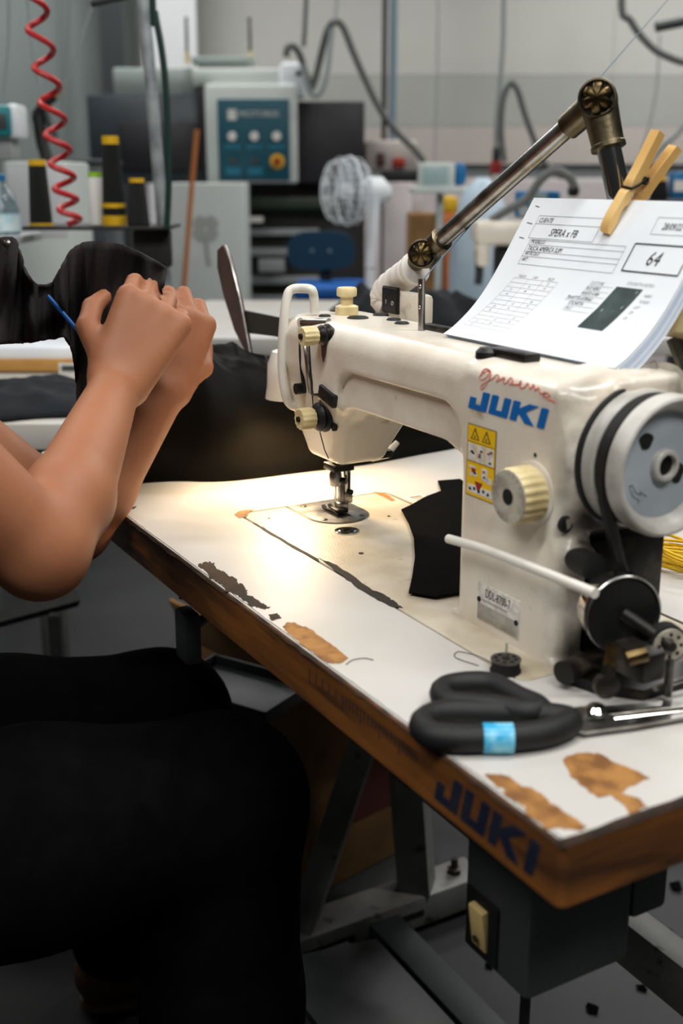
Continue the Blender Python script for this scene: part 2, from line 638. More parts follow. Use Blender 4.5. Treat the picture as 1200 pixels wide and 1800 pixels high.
# ------------------------------------------------------------------ ceiling lights of the hall
def ceiling_light(s, F, z, power, label, sx=1.5, col=(1.0, 0.985, 0.955)):
    loc = rp(s, F, z)
    e = empty('ceiling_light', loc, RZ, label, 'ceiling light', 'fluorescent ceiling lights of the hall')
    MB().box((0, 0, 0.045), (sx / 2, 0.09, 0.035), 0.01).build('housing', white_pl, e)
    for dy in (-0.045, 0.045):
        MB().cyl((-sx / 2 + 0.03, dy, -0.01), (sx / 2 - 0.03, dy, -0.01), 0.014, n=10).build('light_tube', tube_glow, e)
    l = bpy.data.lights.new('ceiling_lamp', 'AREA')
    l.shape = 'RECTANGLE'
    l.size, l.size_y = sx, 0.2
    l.energy = power
    l.color = col
    lo = bpy.data.objects.new('ceiling_lamp', l)
    COL.objects.link(lo)
    lo.location = (0, 0, -0.03)
    lo.parent = e


ceiling_light(0.9, 0.9, 3.1, 40, 'fluorescent ceiling light right above the sewing machine')
ceiling_light(0.7, -0.9, 3.1, 52, 'added fill light at the ceiling behind the camera position')  # unseen lamp, added to brighten the faces turned towards the camera
ceiling_light(-1.3, -0.3, 3.1, 46, 'fluorescent ceiling light behind the operator')
ceiling_light(-1.6, 2.6, 3.1, 22, 'fluorescent ceiling light above the thread shelf on the left')
ceiling_light(1.4, 3.4, 3.1, 34, 'fluorescent ceiling light above the back worktable')
ceiling_light(-1.0, 5.4, 3.1, 52, 'fluorescent ceiling light above the pressing machine')
ceiling_light(2.2, 5.6, 3.1, 66, 'fluorescent ceiling light near the back wall')


# ================================================================== the setting
def rbox(name, x0, y0, x1, y1, F, dep, m, parent=None, bev=0.0, zlo=None, zhi=None, base=None):
    """box whose front face covers the given pixel rectangle at distance F and runs back by dep (room frame)"""
    a, b = px(x0, y1, F), px(x1, y0, F)
    s0, s1, z0, z1 = a[0], b[0], a[2], b[2]
    if zlo is not None:
        z0 = zlo
    if zhi is not None:
        z1 = zhi
    if parent is None:
        o0 = ((s0 + s1) / 2, F, z0)
    else:
        o0 = parent['_b']
    o = MB().span((s0 - o0[0], F - o0[1], z0 - o0[2]), (s1 - o0[0], F + dep - o0[1], z1 - o0[2]), bev).build(name, m, parent)
    if parent is None:
        o.location = rp(*o0)
        o.rotation_euler = (0, 0, RZ)
    return o


BASES = []


def rthing(name, x, y, F, label, cat, group=None, z=None):
    b = px(x, y, F)
    if z is not None:
        b = (b[0], b[1], z)
    e = empty(name, rp(*b), RZ, label, cat, group)
    e['_b'] = b
    BASES.append(e)
    return e


def loc_(e, x, y, F):
    q = px(x, y, F)
    b = e['_b']
    return Vector((q[0] - b[0], q[1] - b[1], q[2] - b[2]))


def rtube(name, pts, F, r, m, parent=None, n=8, sub=6, label=None, cat=None, F2=None):
    m_ = len(pts)
    P = [px(x, y, F if F2 is None else F + (F2 - F) * i / (m_ - 1)) for i, (x, y) in enumerate(pts)]
    if parent is None:                               # lines that leave the frame upwards go on to the ceiling
        if pts[0][1] < 0:
            P = [(P[0][0], P[0][1], 3.195), (P[0][0], P[0][1], (3.195 + P[0][2]) / 2)] + P
        if pts[-1][1] < 0:
            P = P + [(P[-1][0], P[-1][1], (3.195 + P[-1][2]) / 2), (P[-1][0], P[-1][1], 3.195)]
    o0 = parent['_b'] if parent is not None else P[-1]
    Q = [(p[0] - o0[0], p[1] - o0[1], p[2] - o0[2]) for p in P]
    o = MB().tube(spline(Q, sub) if sub > 1 else Q, r, n).build(name, m, parent)
    if parent is None:
        o.location = rp(*o0)
        o.rotation_euler = (0, 0, RZ)
        tag(o, label, cat)
    return o


fl = MB().span((-6.5, -1.5, -0.1), (6.5, 9.5, 0)).build('floor', conc)
fl.location = rp(0, 0, 0)
fl.rotation_euler = (0, 0, RZ)
tag(fl, kind='structure')
ce = MB().span((-6.5, -1.5, 0), (6.5, 9.5, 0.1)).build('ceiling', wallW)
ce.location = rp(0, 0, 3.2)
ce.rotation_euler = (0, 0, RZ)
tag(ce, kind='structure')
FW = 7.2
wb = MB().span((-6.5, 0.03, 0), (6.5, 0.15, 3.2)).build('wall_back', walltrim)
wb.location = rp(0, FW, 0)
wb.rotation_euler = (0, 0, RZ)
tag(wb, kind='structure')
zb = [0.0, px(0, 312, FW)[2], px(0, 289, FW)[2], px(0, 222, FW)[2], px(0, 132, FW)[2], 3.19]
for i, mm in enumerate((wallD, None, wallC, wallB, wallA)):
    if mm is None:
        continue
    xs = [-3.9, -2.6, -1.3, -0.93, 0.3, 1.6, 2.9, 4.2]
    for k in range(len(xs) - 1):
        g = 0.0012
        o = MB().span((xs[k] + g, 0, zb[i] + g), (xs[k + 1] - g, 0.03, zb[i + 1] - g)).build('wall_panel', mm, wb)
wl = MB().span((-0.1, 0, 0), (0.0, 6.6, 3.2)).build('wall_left', wallL)
sL = px(203, 100, 6.9)[0]
wl.location = rp(sL, 7.2, 0)
wl.rotation_euler = (0, 0, RZ + PI - math.radians(38))
tag(wl, kind='structure')
tr = rbox('trim_1', 196, -60, 208, 420, 6.6, 0.05, darkframe, zlo=0, zhi=3.19)
tag(tr, kind='structure')
wp = rbox('trim_2', 265, -60, 341, 420, 6.8, 0.1, wallW, zlo=0, zhi=3.19)
tag(wp, kind='structure')

# ================================================================== sewing table
XL, XR, YF, YB = -0.383, 0.6486, -0.1077, 0.43
tab = empty('sewing_table', (0.13, 0.16, 0), 0, 'white laminate sewing table with worn brown wooden edge under the machine', 'table')


def W(p):
    return (p[0] - 0.13, p[1] - 0.16, p[2] + T)


def roundrect(x0, y0, x1, y1, r, n=6):
    P = []
    rr = r if isinstance(r, (list, tuple)) else [r] * 4
    for (cx, cy, a0, q) in ((x1 - rr[1], y0 + rr[1], -90, 1), (x1 - rr[2], y1 - rr[2], 0, 2), (x0 + rr[3], y1 - rr[3], 90, 3), (x0 + rr[0], y0 + rr[0], 180, 0)):
        for i in range(n + 1):
            a = math.radians(a0 + 90 * i / n)
            P.append((cx + rr[q] * math.cos(a), cy + rr[q] * math.sin(a)))
    return P


def slab_with_hole(outer, inner, z0, z1):
    bm = bmesh.new()
    ov = [bm.verts.new((a, b, z1)) for a, b in outer]
    iv = [bm.verts.new((a, b, z1)) for a, b in inner]
    ed = [bm.edges.new((L[i], L[(i + 1) % len(L)])) for L in (ov, iv) for i in range(len(L))]
    bmesh.ops.triangle_fill(bm, edges=ed, use_beauty=True)
    r = bmesh.ops.extrude_face_region(bm, geom=list(bm.faces))
    for g in r['geom']:
        if isinstance(g, bmesh.types.BMVert):
            g.co.z = z0
    bm.verts.index_update()
    mb = MB().add([v.co[:] for v in bm.verts], [[v.index for v in f.verts] for f in bm.faces])
    bm.free()
    return mb


hole = [W((a, b, 0))[:2] for a, b in roundrect(-0.0022, -0.0026, 0.4785, 0.181, [0.014, 0.012, 0.008, 0.016])]
outer = [W((a, b, 0))[:2] for a, b in roundrect(XL, YF, XR, YB, 0.006, 4)]
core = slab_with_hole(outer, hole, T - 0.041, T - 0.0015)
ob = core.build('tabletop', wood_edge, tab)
inner = [W((a, b, 0))[:2] for a, b in roundrect(XL + 0.0012, YF + 0.0012, XR - 0.0012, YB - 0.0012, 0.006, 4)]
slab_with_hole(inner, hole, T - 0.0016, T).build('laminate', laminate, tab)
# slightly proud, battered lipping along the front and right edges
random.seed(3)
n = 90
P = []
for i in range(n + 1):
    x = XL + (XR - XL) * i / n
    w = 0.0012 * random.random()
    P.append([W((x, YF - 0.0006 - 0.0012 * random.random(), -0.0022 - w)), W((x, YF + 0.0014 + w, -0.0004)), W((x, YF + 0.0022 + 0.9 * w, 0.0004))])
MB().grid(P).build('edge_lipping', wood_dark, tab)
P = [[W((XR + 0.0008, YF + (YB - YF) * i / 40, -0.0024)), W((XR - 0.0012, YF + (YB - YF) * i / 40, 0.0002)), W((XR - 0.003 - 0.0012 * random.random(), YF + (YB - YF) * i / 40, 0.0005))] for i in range(41)]
MB().grid(P).build('edge_lipping', wood_dark, tab)


def jag(pts, amp=1.2, sub=4):
    out = []
    for i in range(len(pts)):
        a, b = pts[i], pts[(i + 1) % len(pts)]
        for k in range(sub):
            t = k / sub
            out.append((a[0] + (b[0] - a[0]) * t + random.uniform(-amp, amp), a[1] + (b[1] - a[1]) * t + random.uniform(-amp, amp) * 0.7))
    return out


def patch(pxs, m, amp=1.2, z=0.0, th=0.0004, name='worn_patch', sub=4):
    pts = [onz(a, b, z)[:2] for a, b in jag(pxs, amp, sub)]
    return MB().prism(pts, lambda a, b, h: W((a, b, h)), z - 0.0002, z + th).build(name, m, tab, smooth=False)


patch([(347, 993), (360, 989), (374, 989), (381, 1001), (392, 1004), (400, 1012), (412, 1016), (421, 1026), (432, 1033), (434, 1046), (450, 1052), (458, 1060), (473, 1068), (466, 1073),
       (452, 1067), (440, 1066), (425, 1053), (410, 1043), (396, 1038), (388, 1026), (370, 1016), (362, 1004)], wood_dark, 2.6, sub=6)
patch([(472, 1081), (488, 1079), (494, 1086), (478, 1092)], wood_dark, 1.2)
patch([(497, 1102), (503, 1095), (516, 1095), (528, 1100), (545, 1106), (560, 1117), (585, 1135), (612, 1157), (600, 1166), (580, 1167), (562, 1157), (545, 1143), (532, 1136),
       (522, 1124), (506, 1113)], wood_worn, 1.5)
patch([(853, 1364), (866, 1360), (884, 1362), (904, 1372), (918, 1383), (932, 1384), (952, 1396), (966, 1411), (1000, 1432), (1031, 1455), (1020, 1461), (985, 1456), (960, 1459), (944, 1442),
       (926, 1432), (922, 1418), (905, 1408), (888, 1400), (884, 1388), (868, 1380)], wood_worn, 2.4)
patch([(990, 1336), (1006, 1325), (1030, 1324), (1055, 1325), (1074, 1337), (1110, 1352), (1141, 1369), (1104, 1384), (1092, 1394), (1121, 1403), (1136, 1418), (1107, 1432),
       (1092, 1411), (1070, 1398), (1050, 1402), (1022, 1382), (1003, 1365)], wood_worn, 2.2)
patch([(206, 893), (216, 889), (226, 892), (240, 890), (236, 895), (224, 896), (222, 901), (208, 899)], wood_dark, 1.0)
patch([(560, 981), (590, 993), (625, 1016), (650, 1036), (676, 1046), (690, 1056), (707, 1069), (690, 1068), (658, 1052), (622, 1029), (590, 1003)], chip_black, 1.6, sub=5, name='chipped_edge')
patch([(444, 918), (470, 932), (520, 962), (560, 984), (560, 988), (516, 964), (462, 932)], chip_black, 1.0, name='chipped_edge')
for (q, m_) in (([(412, 905), (418, 900), (430, 897), (447, 896), (438, 901), (433, 909), (420, 911)], wood_worn), ([(655, 865), (672, 866), (684, 872), (694, 880), (688, 881), (672, 873)], wood_worn)):
    patch(q, m_, 0.5, name='cutout_corner')


# printed lettering and scale on the front edge
JUKI = [([(0.04, 0), (0, 0.05), (0, 0.6), (0.27, 0.6), (0.27, 0.27), (0.5, 0.27), (0.5, 0.97), (0.53, 1), (0.77, 1), (0.8, 0.97), (0.8, 0)], 0),
        ([(0.04, 0), (0, 0.05), (0, 0.97), (0.03, 1), (0.26, 1), (0.28, 0.97), (0.28, 0.27), (0.52, 0.27), (0.52, 0.97), (0.55, 1), (0.77, 1), (0.8, 0.97), (0.8, 0)], 0.9),
        ([(0.03, 0), (0, 0.03), (0, 0.97), (0.03, 1), (0.26, 1), (0.28, 0.97), (0.28, 0.66), (0.62, 1), (1.0, 1), (0.56, 0.56), (0.98, 0), (0.62, 0), (0.32, 0.4), (0.28, 0.36), (0.28, 0.02)], 1.8),
        ([(0.03, 0), (0, 0.03), (0, 0.97), (0.03, 1), (0.25, 1), (0.28, 0.97), (0.28, 0.03), (0.25, 0)], 2.9)]


def juki(fn, h0, h1, shear=0.0):
    mb = MB()
    for poly, ofs in JUKI:
        mb.prism([((a + ofs + shear * b) / 3.18, b) for a, b in poly], fn, h0, h1)
    return mb


jx0, jx1 = ony(764, 1372, YF)[0], ony(938, 1502, YF)[0]
juki(lambda a, b, h: W((jx0 + (jx1 - jx0) * a, YF - h, -0.0345 + 0.0235 * b)), -0.0005, 0.0004, 0.18).build('edge_lettering', navy_ink, tab, smooth=False)
tx0, tx1 = 0.36, 0.505
for i in range(30):
    x = tx0 + (tx1 - tx0) * i / 29
    hh = 0.012 if i % 5 == 0 else 0.008
    if i % 2 == 0 or i > 10:
        MB().span(W((x, YF - 0.0003, -0.012 - hh)), W((x + 0.0009, YF + 0.0002, -0.012))).build('scale_mark', navy_ink, tab, smooth=False)

# steel stand: an A-frame with foot rail at each end, crossbars
LEGS = [-0.19, 0.58]
for lx in LEGS:
    MB().span(W((lx - 0.03, 0.12, -T + 0.012)), W((lx + 0.03, 0.47, -T + 0.062)), 0.003).build('foot_rail', stand_m, tab)
    for sy in (0.15, 0.27):
        MB().span(W((lx + 0.0305, sy, -T + 0.032)), W((lx + 0.0312, sy + 0.085, -T + 0.042)), 0.001).build('rail_slot', blackm, tab)
    for sy in (0.14, 0.45):
        MB().lathe([(0.02, 0), (0.02, 0.008), (0.008, 0.012)], (0, 0, 1), W((lx, sy, -T)), 16).build('levelling_foot', rubber, tab)
    MB().tube([W((lx, 0.325, -0.041)), W((lx, 0.325, -0.3)), W((lx, 0.362, -T + 0.06))], 0.034, 4, up=(1, 0, 0)).build('leg', stand_m, tab, angle=20)
    MB().tube([W((lx, 0.315, -0.30)), W((lx, 0.165, -T + 0.06))], 0.026, 4, up=(1, 0, 0)).build('brace', stand_m, tab, angle=20)
    MB().span(W((lx - 0.02, -0.04, -0.06)), W((lx + 0.02, 0.40, -0.0415)), 0.002).build('top_rail', stand_m, tab)
    MB().lathe([(0.011, 0), (0.011, 0.008), (0.006, 0.009), (0.006, 0.025)], (0, 0, 1), W((lx, 0.43, -T + 0.062)), 6).build('clamp_bolt', grease, tab)
    MB().span(W((lx + 0.026, 0.30, -0.50)), W((lx + 0.031, 0.385, -0.43)), 0.001).build('bracket_plate', stand_m, tab)
MB().span(W((LEGS[0] + 0.02, 0.30, -0.475)), W((LEGS[1] - 0.02, 0.335, -0.42)), 0.002).build('crossbar', stand_m, tab)
MB().span(W((LEGS[0] + 0.03, 0.26, -T + 0.02)), W((LEGS[1] - 0.03, 0.31, -T + 0.05)), 0.002).build('crossbar', darkframe, tab)

# treadle
trd = empty('treadle', (0.0, 0.16, 0.06), 0, 'dark steel foot treadle plate under the sewing table', 'treadle')
MB().box((0, 0, 0.01), (0.115, 0.085, 0.006), 0.004, Matrix.Rotation(math.radians(-9), 3, 'X')).build('tread_plate', box_grey, trd)
MB().cyl((-0.13, 0.02, -0.012), (0.13, 0.02, -0.012), 0.01).build('pivot_rod', steel_dull, trd)
for sx in (-1, 1):
    MB().span((sx * 0.125 - 0.01, -0.01, -0.06), (sx * 0.125 + 0.01, 0.05, -0.002), 0.003).build('pivot_bracket', box_grey, trd)

# switch box hung under the right end
sb = empty('switch_box', (0.53, 0.0, T - 0.06), 0, 'dark grey motor switch box with cream rocker under the table corner', 'switch box')
MB().span((-0.046, -0.050, -0.132), (0.027, 0.042, 0.012), 0.005).build('housing', box_grey, sb)
MB().span((-0.03, 0.042, -0.10), (0.027, 0.075, 0.016), 0.004).build('rear_cover', box_grey, sb)
MB().span((-0.040, -0.0525, -0.126), (-0.004, -0.0495, -0.078), 0.001).build('switch_frame', black, sb)
rk = MB().box((-0.022, -0.053, -0.102), (0.0085, 0.003, 0.017), 0.0015, Matrix.Rotation(math.radians(8), 3, 'X')).build('rocker', switch_cream, sb)
MB().lathe([(0.0026, 0), (0.0026, 0.0008)], (0, -1, 0), (-0.022, -0.0566, -0.110), 16).build('rocker_mark', wood_dark, rk)
MB().span((-0.04, -0.03, 0.012), (0.02, 0.06, 0.0188)).build('mounting_plate', box_grey, sb)
MB().tube(spline([(-0.03, 0.0, -0.132), (-0.032, 0.0, -0.19), (-0.032, 0.0, -0.3), (-0.032, 0.0, -0.44), (-0.03, 0.02, -0.66), (0.0, 0.1, -0.684), (0.15, 0.25, -0.684)]), 0.004, 8).build('power_cable', rubber, sb)

# ================================================================== sewing machine
sm = empty('sewing_machine', (0, 0, T), 0, 'cream industrial lockstitch sewing machine with blue lettering set into the table', 'sewing machine')
S = Sdf((-0.03, 0.01, -0.012), (0.52, 0.165, 0.235), 0.0019)


def headplan(x0, x1, y0, y1, z0, z1, rv, r):
    """upper arm: plan with a large rounded front left corner (rv), edges rounded by r"""
    def fn(X, Y, Z):
        cx, cy = (x0 + x1) / 2, (y0 + y1) / 2
        q0, q1 = np.abs(X - cx) - ((x1 - x0) / 2 - rv), np.abs(Y - cy) - ((y1 - y0) / 2 - rv)
        # large radius on the left end only
        big = np.sqrt(np.maximum(q0, 0) ** 2 + np.maximum(q1, 0) ** 2) + np.minimum(np.maximum(q0, q1), 0) - rv
        p0, p1 = np.abs(X - cx) - (x1 - x0) / 2, np.abs(Y - cy) - (y1 - y0) / 2
        small = np.maximum(p0, p1)
        d2 = np.where(X < cx, big, small)
        a = d2 + r
        b = np.abs(Z - (z0 + z1) / 2) - ((z1 - z0) / 2 - r)
        return np.sqrt(np.maximum(a, 0) ** 2 + np.maximum(b, 0) ** 2) + np.minimum(np.maximum(a, b), 0) - r
    return fn


# column
S.box((0.344, 0.033, -0.006), (0.468, 0.138, 0.205), 0.012)
# upper arm
S.op(headplan(0.008, 0.458, 0.033, 0.138, 0.150, 0.2095, 0.044, 0.0215), (-0.01, 0.03, 0.16), (0.47, 0.14, 0.215), 0.006)
# recessed lower band of the arm
S.box((0.10, 0.033, 0.137), (0.37, 0.130, 0.186), 0.009, 0.007)


# head, tapering down to the needle bar
def headlow(X, Y, Z):
    t = np.clip((Z - 0.066) / (0.135 - 0.066), 0, 1)
    t = t * t * (3 - 2 * t) * 0.35 + t * 0.65
    xa, xb = 0.036 * (1 - t) + 0.010 * t, 0.104 * (1 - t) + 0.142 * t
    ya, yb = 0.061 * (1 - t) + 0.040 * t, 0.118 * (1 - t) + 0.134 * t
    r = 0.012
    rv = 0.012 * (1 - t) + 0.030 * t
    left = X < (xa + xb) / 2
    q0 = np.abs(X - (xa + xb) / 2) - ((xb - xa) / 2)
    q1 = np.abs(Y - (ya + yb) / 2) - ((yb - ya) / 2)
    R = np.where(left, rv, r)
    a = np.sqrt(np.maximum(q0 + R, 0) ** 2 + np.maximum(q1 + R, 0) ** 2) + np.minimum(np.maximum(q0, q1) + R, 0) - R
    zc, zh = (0.066 + 0.19) / 2, (0.19 - 0.066) / 2
    b = np.abs(Z - zc) - zh
    a, b = a + r * 0.6, b + r * 0.6
    return (np.sqrt(np.maximum(a, 0) ** 2 + np.maximum(b, 0) ** 2) + np.minimum(np.maximum(a, b), 0) - r * 0.6) * 0.85


S.op(headlow, (-0.005, 0.03, 0.06), (0.15, 0.14, 0.2), 0.012)
# fillets of the arch
S.cone((0.338, 0.055, 0.140), (0.338, 0.118, 0.140), 0.012, 0.012, 0.02)
S.cone((0.142, 0.058, 0.142), (0.142, 0.118, 0.142), 0.010, 0.010, 0.025)
# recessed band round the arch, with a rounded rim
def rim(X, Y, Z):
    x0, x1, z0, z1, r = 0.148, 0.3445, 0.06, 0.1715, 0.027
    q0 = np.abs(X - (x0 + x1) / 2) - ((x1 - x0) / 2 - r)
    q1 = np.abs(Z - (z0 + z1) / 2) - ((z1 - z0) / 2 - r)
    a = np.sqrt(np.maximum(q0, 0) ** 2 + np.maximum(q1, 0) ** 2) + np.minimum(np.maximum(q0, q1), 0) - r
    return np.maximum(a, Y - 0.0405)


S.d = np.maximum(S.d, (0.033 - S.ax[1])[None, :, None].astype(np.float32))
S.op(rim, (0.15, 0.02, 0.06), (0.35, 0.045, 0.18), 0.003, sub=True)
# arm shaft shoulder towards the handwheel
WY, WZ = 0.087, 0.153
S.cylx(0.43, 0.476, WY, WZ, 0.0555, 0.010, 0.014)
S.box((0.43, 0.075, 0.19), (0.484, 0.125, 0.2095), 0.006, 0.008)
# dark recess behind the column's right side (belt side)
S.box((0.45, 0.062, 0.0), (0.50, 0.150, 0.098), 0.004, 0.006, sub=True)
# boss of the reverse lever and base flange
S.cone((0.455, 0.048, 0.082), (0.474, 0.048, 0.082), 0.014, 0.012, 0.01)
S.box((0.340, 0.030, -0.006), (0.470, 0.14, 0.004), 0.003, 0.004)
S.d = np.maximum(S.d, (0.033 - S.ax[1])[None, :, None].astype(np.float32))          # keep the front face flat
S.mesh('body', paint, sm)

def bh(x, y, off=0.0):
    """where the view ray through a pixel first meets the cast body"""
    d = ray(x, y)
    for k in range(1400):
        p_ = CAM + d * (0.6 + 0.0006 * k) - np.array([0, 0, T])
        i = np.round((p_ - S.lo) / S.h).astype(int)
        if (i >= 0).all() and (i < np.array(S.d.shape)).all() and S.d[tuple(i)] < 0.0:
            return p_ - d * off
    return ony(x, y, 0.05)


bed = MB()
bed.prism(roundrect(0, 0, 0.476, 0.178, [0.006, 0.010, 0.006, 0.012]), lambda a, b, h: (a, b, h), -0.03, 0.0)
bo = bed.build('bed', bedpaint, sm)
bv = bo.modifiers.new('bevel', 'BEVEL')
bv.width = 0.0012
bv.segments = 2
bv.limit_method = 'ANGLE'
# plates let into the bed
pl = [(0.0, 0.054), (0.053, 0.054)] + [(0.053 + 0.034 * math.cos(math.radians(a)), 0.088 + 0.034 * math.sin(math.radians(a))) for a in range(-90, 91, 10)] + [(0.053, 0.122), (0.0, 0.122)]
MB().prism(pl, lambda a, b, h: (a, b, h), -0.001, 0.0006).build('slide_plate_seam', steel_dull, sm, smooth=False)
pl2 = [(0.0006 + (a - 0.0006) * 0.985, 0.088 + (b - 0.088) * 0.975) for a, b in pl]
npl = MB().prism([q for q in pl2 if q[0] < 0.036] and [(0.0012, 0.0555), (0.033, 0.0555), (0.033, 0.1205), (0.0012, 0.1205)], lambda a, b, h: (a, b, h), 0, 0.0011).build('slide_plate', steel, sm, smooth=False)
ndl = [(0.0337, 0.0555), (0.053, 0.0555)] + [(0.053 + 0.0325 * math.cos(math.radians(a)), 0.088 + 0.0325 * math.sin(math.radians(a))) for a in range(-85, 86, 8)] + [(0.053, 0.1205), (0.0337, 0.1205)]
MB().prism(ndl, lambda a, b, h: (a, b, h), 0, 0.0012).build('needle_plate', steel, sm, smooth=False)
for yy in (0.0815, 0.0855, 0.0915, 0.0955):
    MB().span((0.036, yy - 0.0011, 0.0008), (0.068, yy + 0.0011, 0.0015)).build('feed_slot', blackm, sm)
    fd = MB()
    for k in range(9):
        fd.span((0.0395 + k * 0.003, yy - 0.0007, 0.001), (0.041 + k * 0.003, yy + 0.0007, 0.0023))
    fd.build('feed_dog', steel_dull, sm, smooth=False)
for (x, y) in ((0.066, 0.066), (0.071, 0.108), (0.012, 0.07)):
    MB().lathe([(0.0034, 0), (0.0034, 0.0008), (0.0026, 0.0013)], (0, 0, 1), (x, y, 0.0007), 18).build('plate_screw', grease, sm)
MB().lathe([(0.0125, 0), (0.0125, 0.0012), (0.0105, 0.0016)], (0, 0, 1), (0.109, 0.068, -0.0002), 32).build('oil_window_ring', chrome, sm)
MB().sphere((0.109, 0.068, 0.0008), (0.0102, 0.0102, 0.0018), 24, 8).build('oil_window', mat('dark_glass', (20, 20, 16), 0.05), sm)
for (a, b, r) in ((0.176, 0.045, 0.0025), (0.085, 0.132, 0.0016), (0.03, 0.02, 0.0014)):
    MB().lathe([(r, 0), (r, 0.0006)], (0, 0, 1), (a, b, -0.0001), 14).build('bed_screw', grease, sm)
hg = MB()
for q in ((0.038, 0.1835, 0.068, 0.187), (0.038, 0.203, 0.068, 0.207), (0.034, 0.1835, 0.038, 0.207), (0.068, 0.1835, 0.072, 0.207)):
    hg.span((q[0], q[1], -0.002), (q[2], q[3], 0.002), 0.0008)
hg.build('hinge_surround', lamp_white, sm)
MB().span((0.039, 0.1875, -0.003), (0.067, 0.2025, 0.001)).build('hinge_pad', dial_face, sm)

# needle bar, needle, presser
NX, NY = 0.05, 0.088
MB().cyl((NX, NY, 0.045), (NX, NY, 0.09), 0.0036).build('needle_bar', steel_dull, sm)
MB().lathe([(0.0058, 0), (0.0066, 0.002), (0.0066, 0.012), (0.005, 0.016)], (0, 0, 1), (NX, NY, 0.031), 20).build('needle_clamp', steel, sm)
MB().cyl((NX + 0.002, NY + 0.003, 0.037), (NX + 0.009, NY + 0.008, 0.037), 0.0034).build('clamp_screw', grease, sm)
MB().lathe([(0.0002, 0.0015), (0.0005, 0.006), (0.0009, 0.012), (0.001, 0.028), (0.0012, 0.034)], (0, 0, 1), (NX, NY, 0), 10).build('needle', chrome, sm)
MB().box((NX, NY + 0.004, 0.0515), (0.012, 0.012, 0.0035), 0.001).build('thread_guide', grease, sm)
PY = 0.1015
MB().cyl((NX, PY, 0.022), (NX, PY, 0.09), 0.0042).build('presser_bar', chrome, sm)
ft = MB()
ft.box((NX - 0.001, PY - 0.005, 0.020), (0.0035, 0.004, 0.015), 0.0008)
ft.box((NX, PY, 0.017), (0.005, 0.005, 0.006), 0.0015)
ft.box((NX, PY - 0.006, 0.0075), (0.005, 0.006, 0.005), 0.0015)
ft.build('presser_shank', steel, sm)
toe = MB()
for sgn in (-1, 1):
    toe.prism([(NX - 0.02, 0.0045), (NX - 0.017, 0.0022), (NX + 0.012, 0.0022), (NX + 0.014, 0.0036), (NX + 0.004, 0.006), (NX - 0.014, 0.0036), (NX - 0.019, 0.0062)],
              lambda a, b, h: (a, NY - 0.0005 + h, b), sgn * 0.0018, sgn * 0.0056)
toe.box((NX + 0.004, NY + 0.002, 0.0055), (0.008, 0.0068, 0.0022), 0.001)
toe.build('presser_foot', grease, sm)
MB().lathe([(0.003, 0), (0.003, 0.005)], (1, 0, 0.0), (NX + 0.004, PY, 0.024), 16).build('foot_screw', grease, sm)
MB().tube([(NX + 0.006, PY + 0.006, 0.064), (NX + 0.01, 0.128, 0.058), (NX + 0.012, 0.142, 0.06), (NX + 0.012, 0.156, 0.072)], [0.004, 0.004, 0.0045, 0.003], 10).build('presser_lifter', paint, sm)
MB().box((0.06, 0.126, 0.068), (0.03, 0.008, 0.004), 0.002).build('lifter_bracket', grease, sm)
MB().tube([(NX, NY, 0.004), (NX - 0.001, NY - 0.002, 0.03), (NX - 0.004, NY - 0.004, 0.05)], 0.0003, 5).build('needle_thread', dark_thread, sm)

# thread guard: bent white rod in front of the head
gp = [ony(553, 550, 0.062), ony(551, 520, 0.060), ony(546, 509, 0.056), ony(528, 507, 0.05), ony(513, 509, 0.043), ony(505, 520, 0.038), ony(499, 560, 0.033), ony(496, 610, 0.031),
      ony(496, 650, 0.031), ony(501, 690, 0.033), ony(508, 708, 0.038), ony(518, 714, 0.044), ony(532, 711, 0.052), ony(541, 702, 0.058), ony(546, 694, 0.062)]
MB().tube(spline(gp, 5), 0.0046, 12).build('take_up_guard', lamp_white, sm)
# take-up lever and slot
def bo_(x, y, off):
    return bh(x, y) - ray(x, y) * off


MB().tube(spline([bo_(534, 574, 0.004), bo_(537, 610, 0.006), bo_(541, 650, 0.006), bo_(546, 690, 0.005)], 5), 0.0022, 8).build('take_up_lever', steel, sm)
MB().tube(spline([bo_(529, 578, 0.001), bo_(528, 620, 0.001), bo_(531, 660, 0.001), bo_(536, 690, 0.001)], 5), 0.0018, 8).build('take_up_slot_edge', blackm, sm)
MB().tube(spline([bo_(544, 606, 0.001), bo_(547, 650, 0.001), bo_(549, 690, 0.001)], 5), 0.0012, 8).build('take_up_slot_edge', blackm, sm)
lk = bo_(532, 567, 0.006)
MB().cyl(lk, lk + np.array([0.030, 0.012, 0.002]), 0.0045).build('take_up_link', steel, sm)
MB().lathe([(0.0058, -0.003), (0.0062, 0), (0.005, 0.003), (0.0022, 0.0032)], (0.3, -1, 0), lk, 18).build('take_up_pivot', paint, sm)


# thread tension units: black discs, cream knurled knob, facing the operator
def tension(x, y, z, r, kr, name, mdisc):
    MB().lathe([(r * 0.5, 0), (r * 0.6, -0.004), (r, 0.001), (r, 0.003), (r * 0.8, 0.005), (r * 0.95, 0.008), (r * 0.8, 0.011), (r * 0.45, 0.013), (r * 0.4, 0.02)], (0, -1, 0), (x, y, z), 28).build(
        name + '_disc', mdisc, sm)
    k = MB().lathe([(kr * 0.9, 0.014), (kr, 0.016), (kr, 0.027), (kr * 0.93, 0.029), (kr * 0.5, 0.029)], (0, -1, 0), (x, y, z), 48, knurl=2, kd=0.07).build(name + '_knob', plastic_cream, sm)
    MB().lathe([(0.0028, 0.027), (0.0028, 0.031)], (0, -1, 0), (x, y, z), 14).build('knob_screw', grease, k)


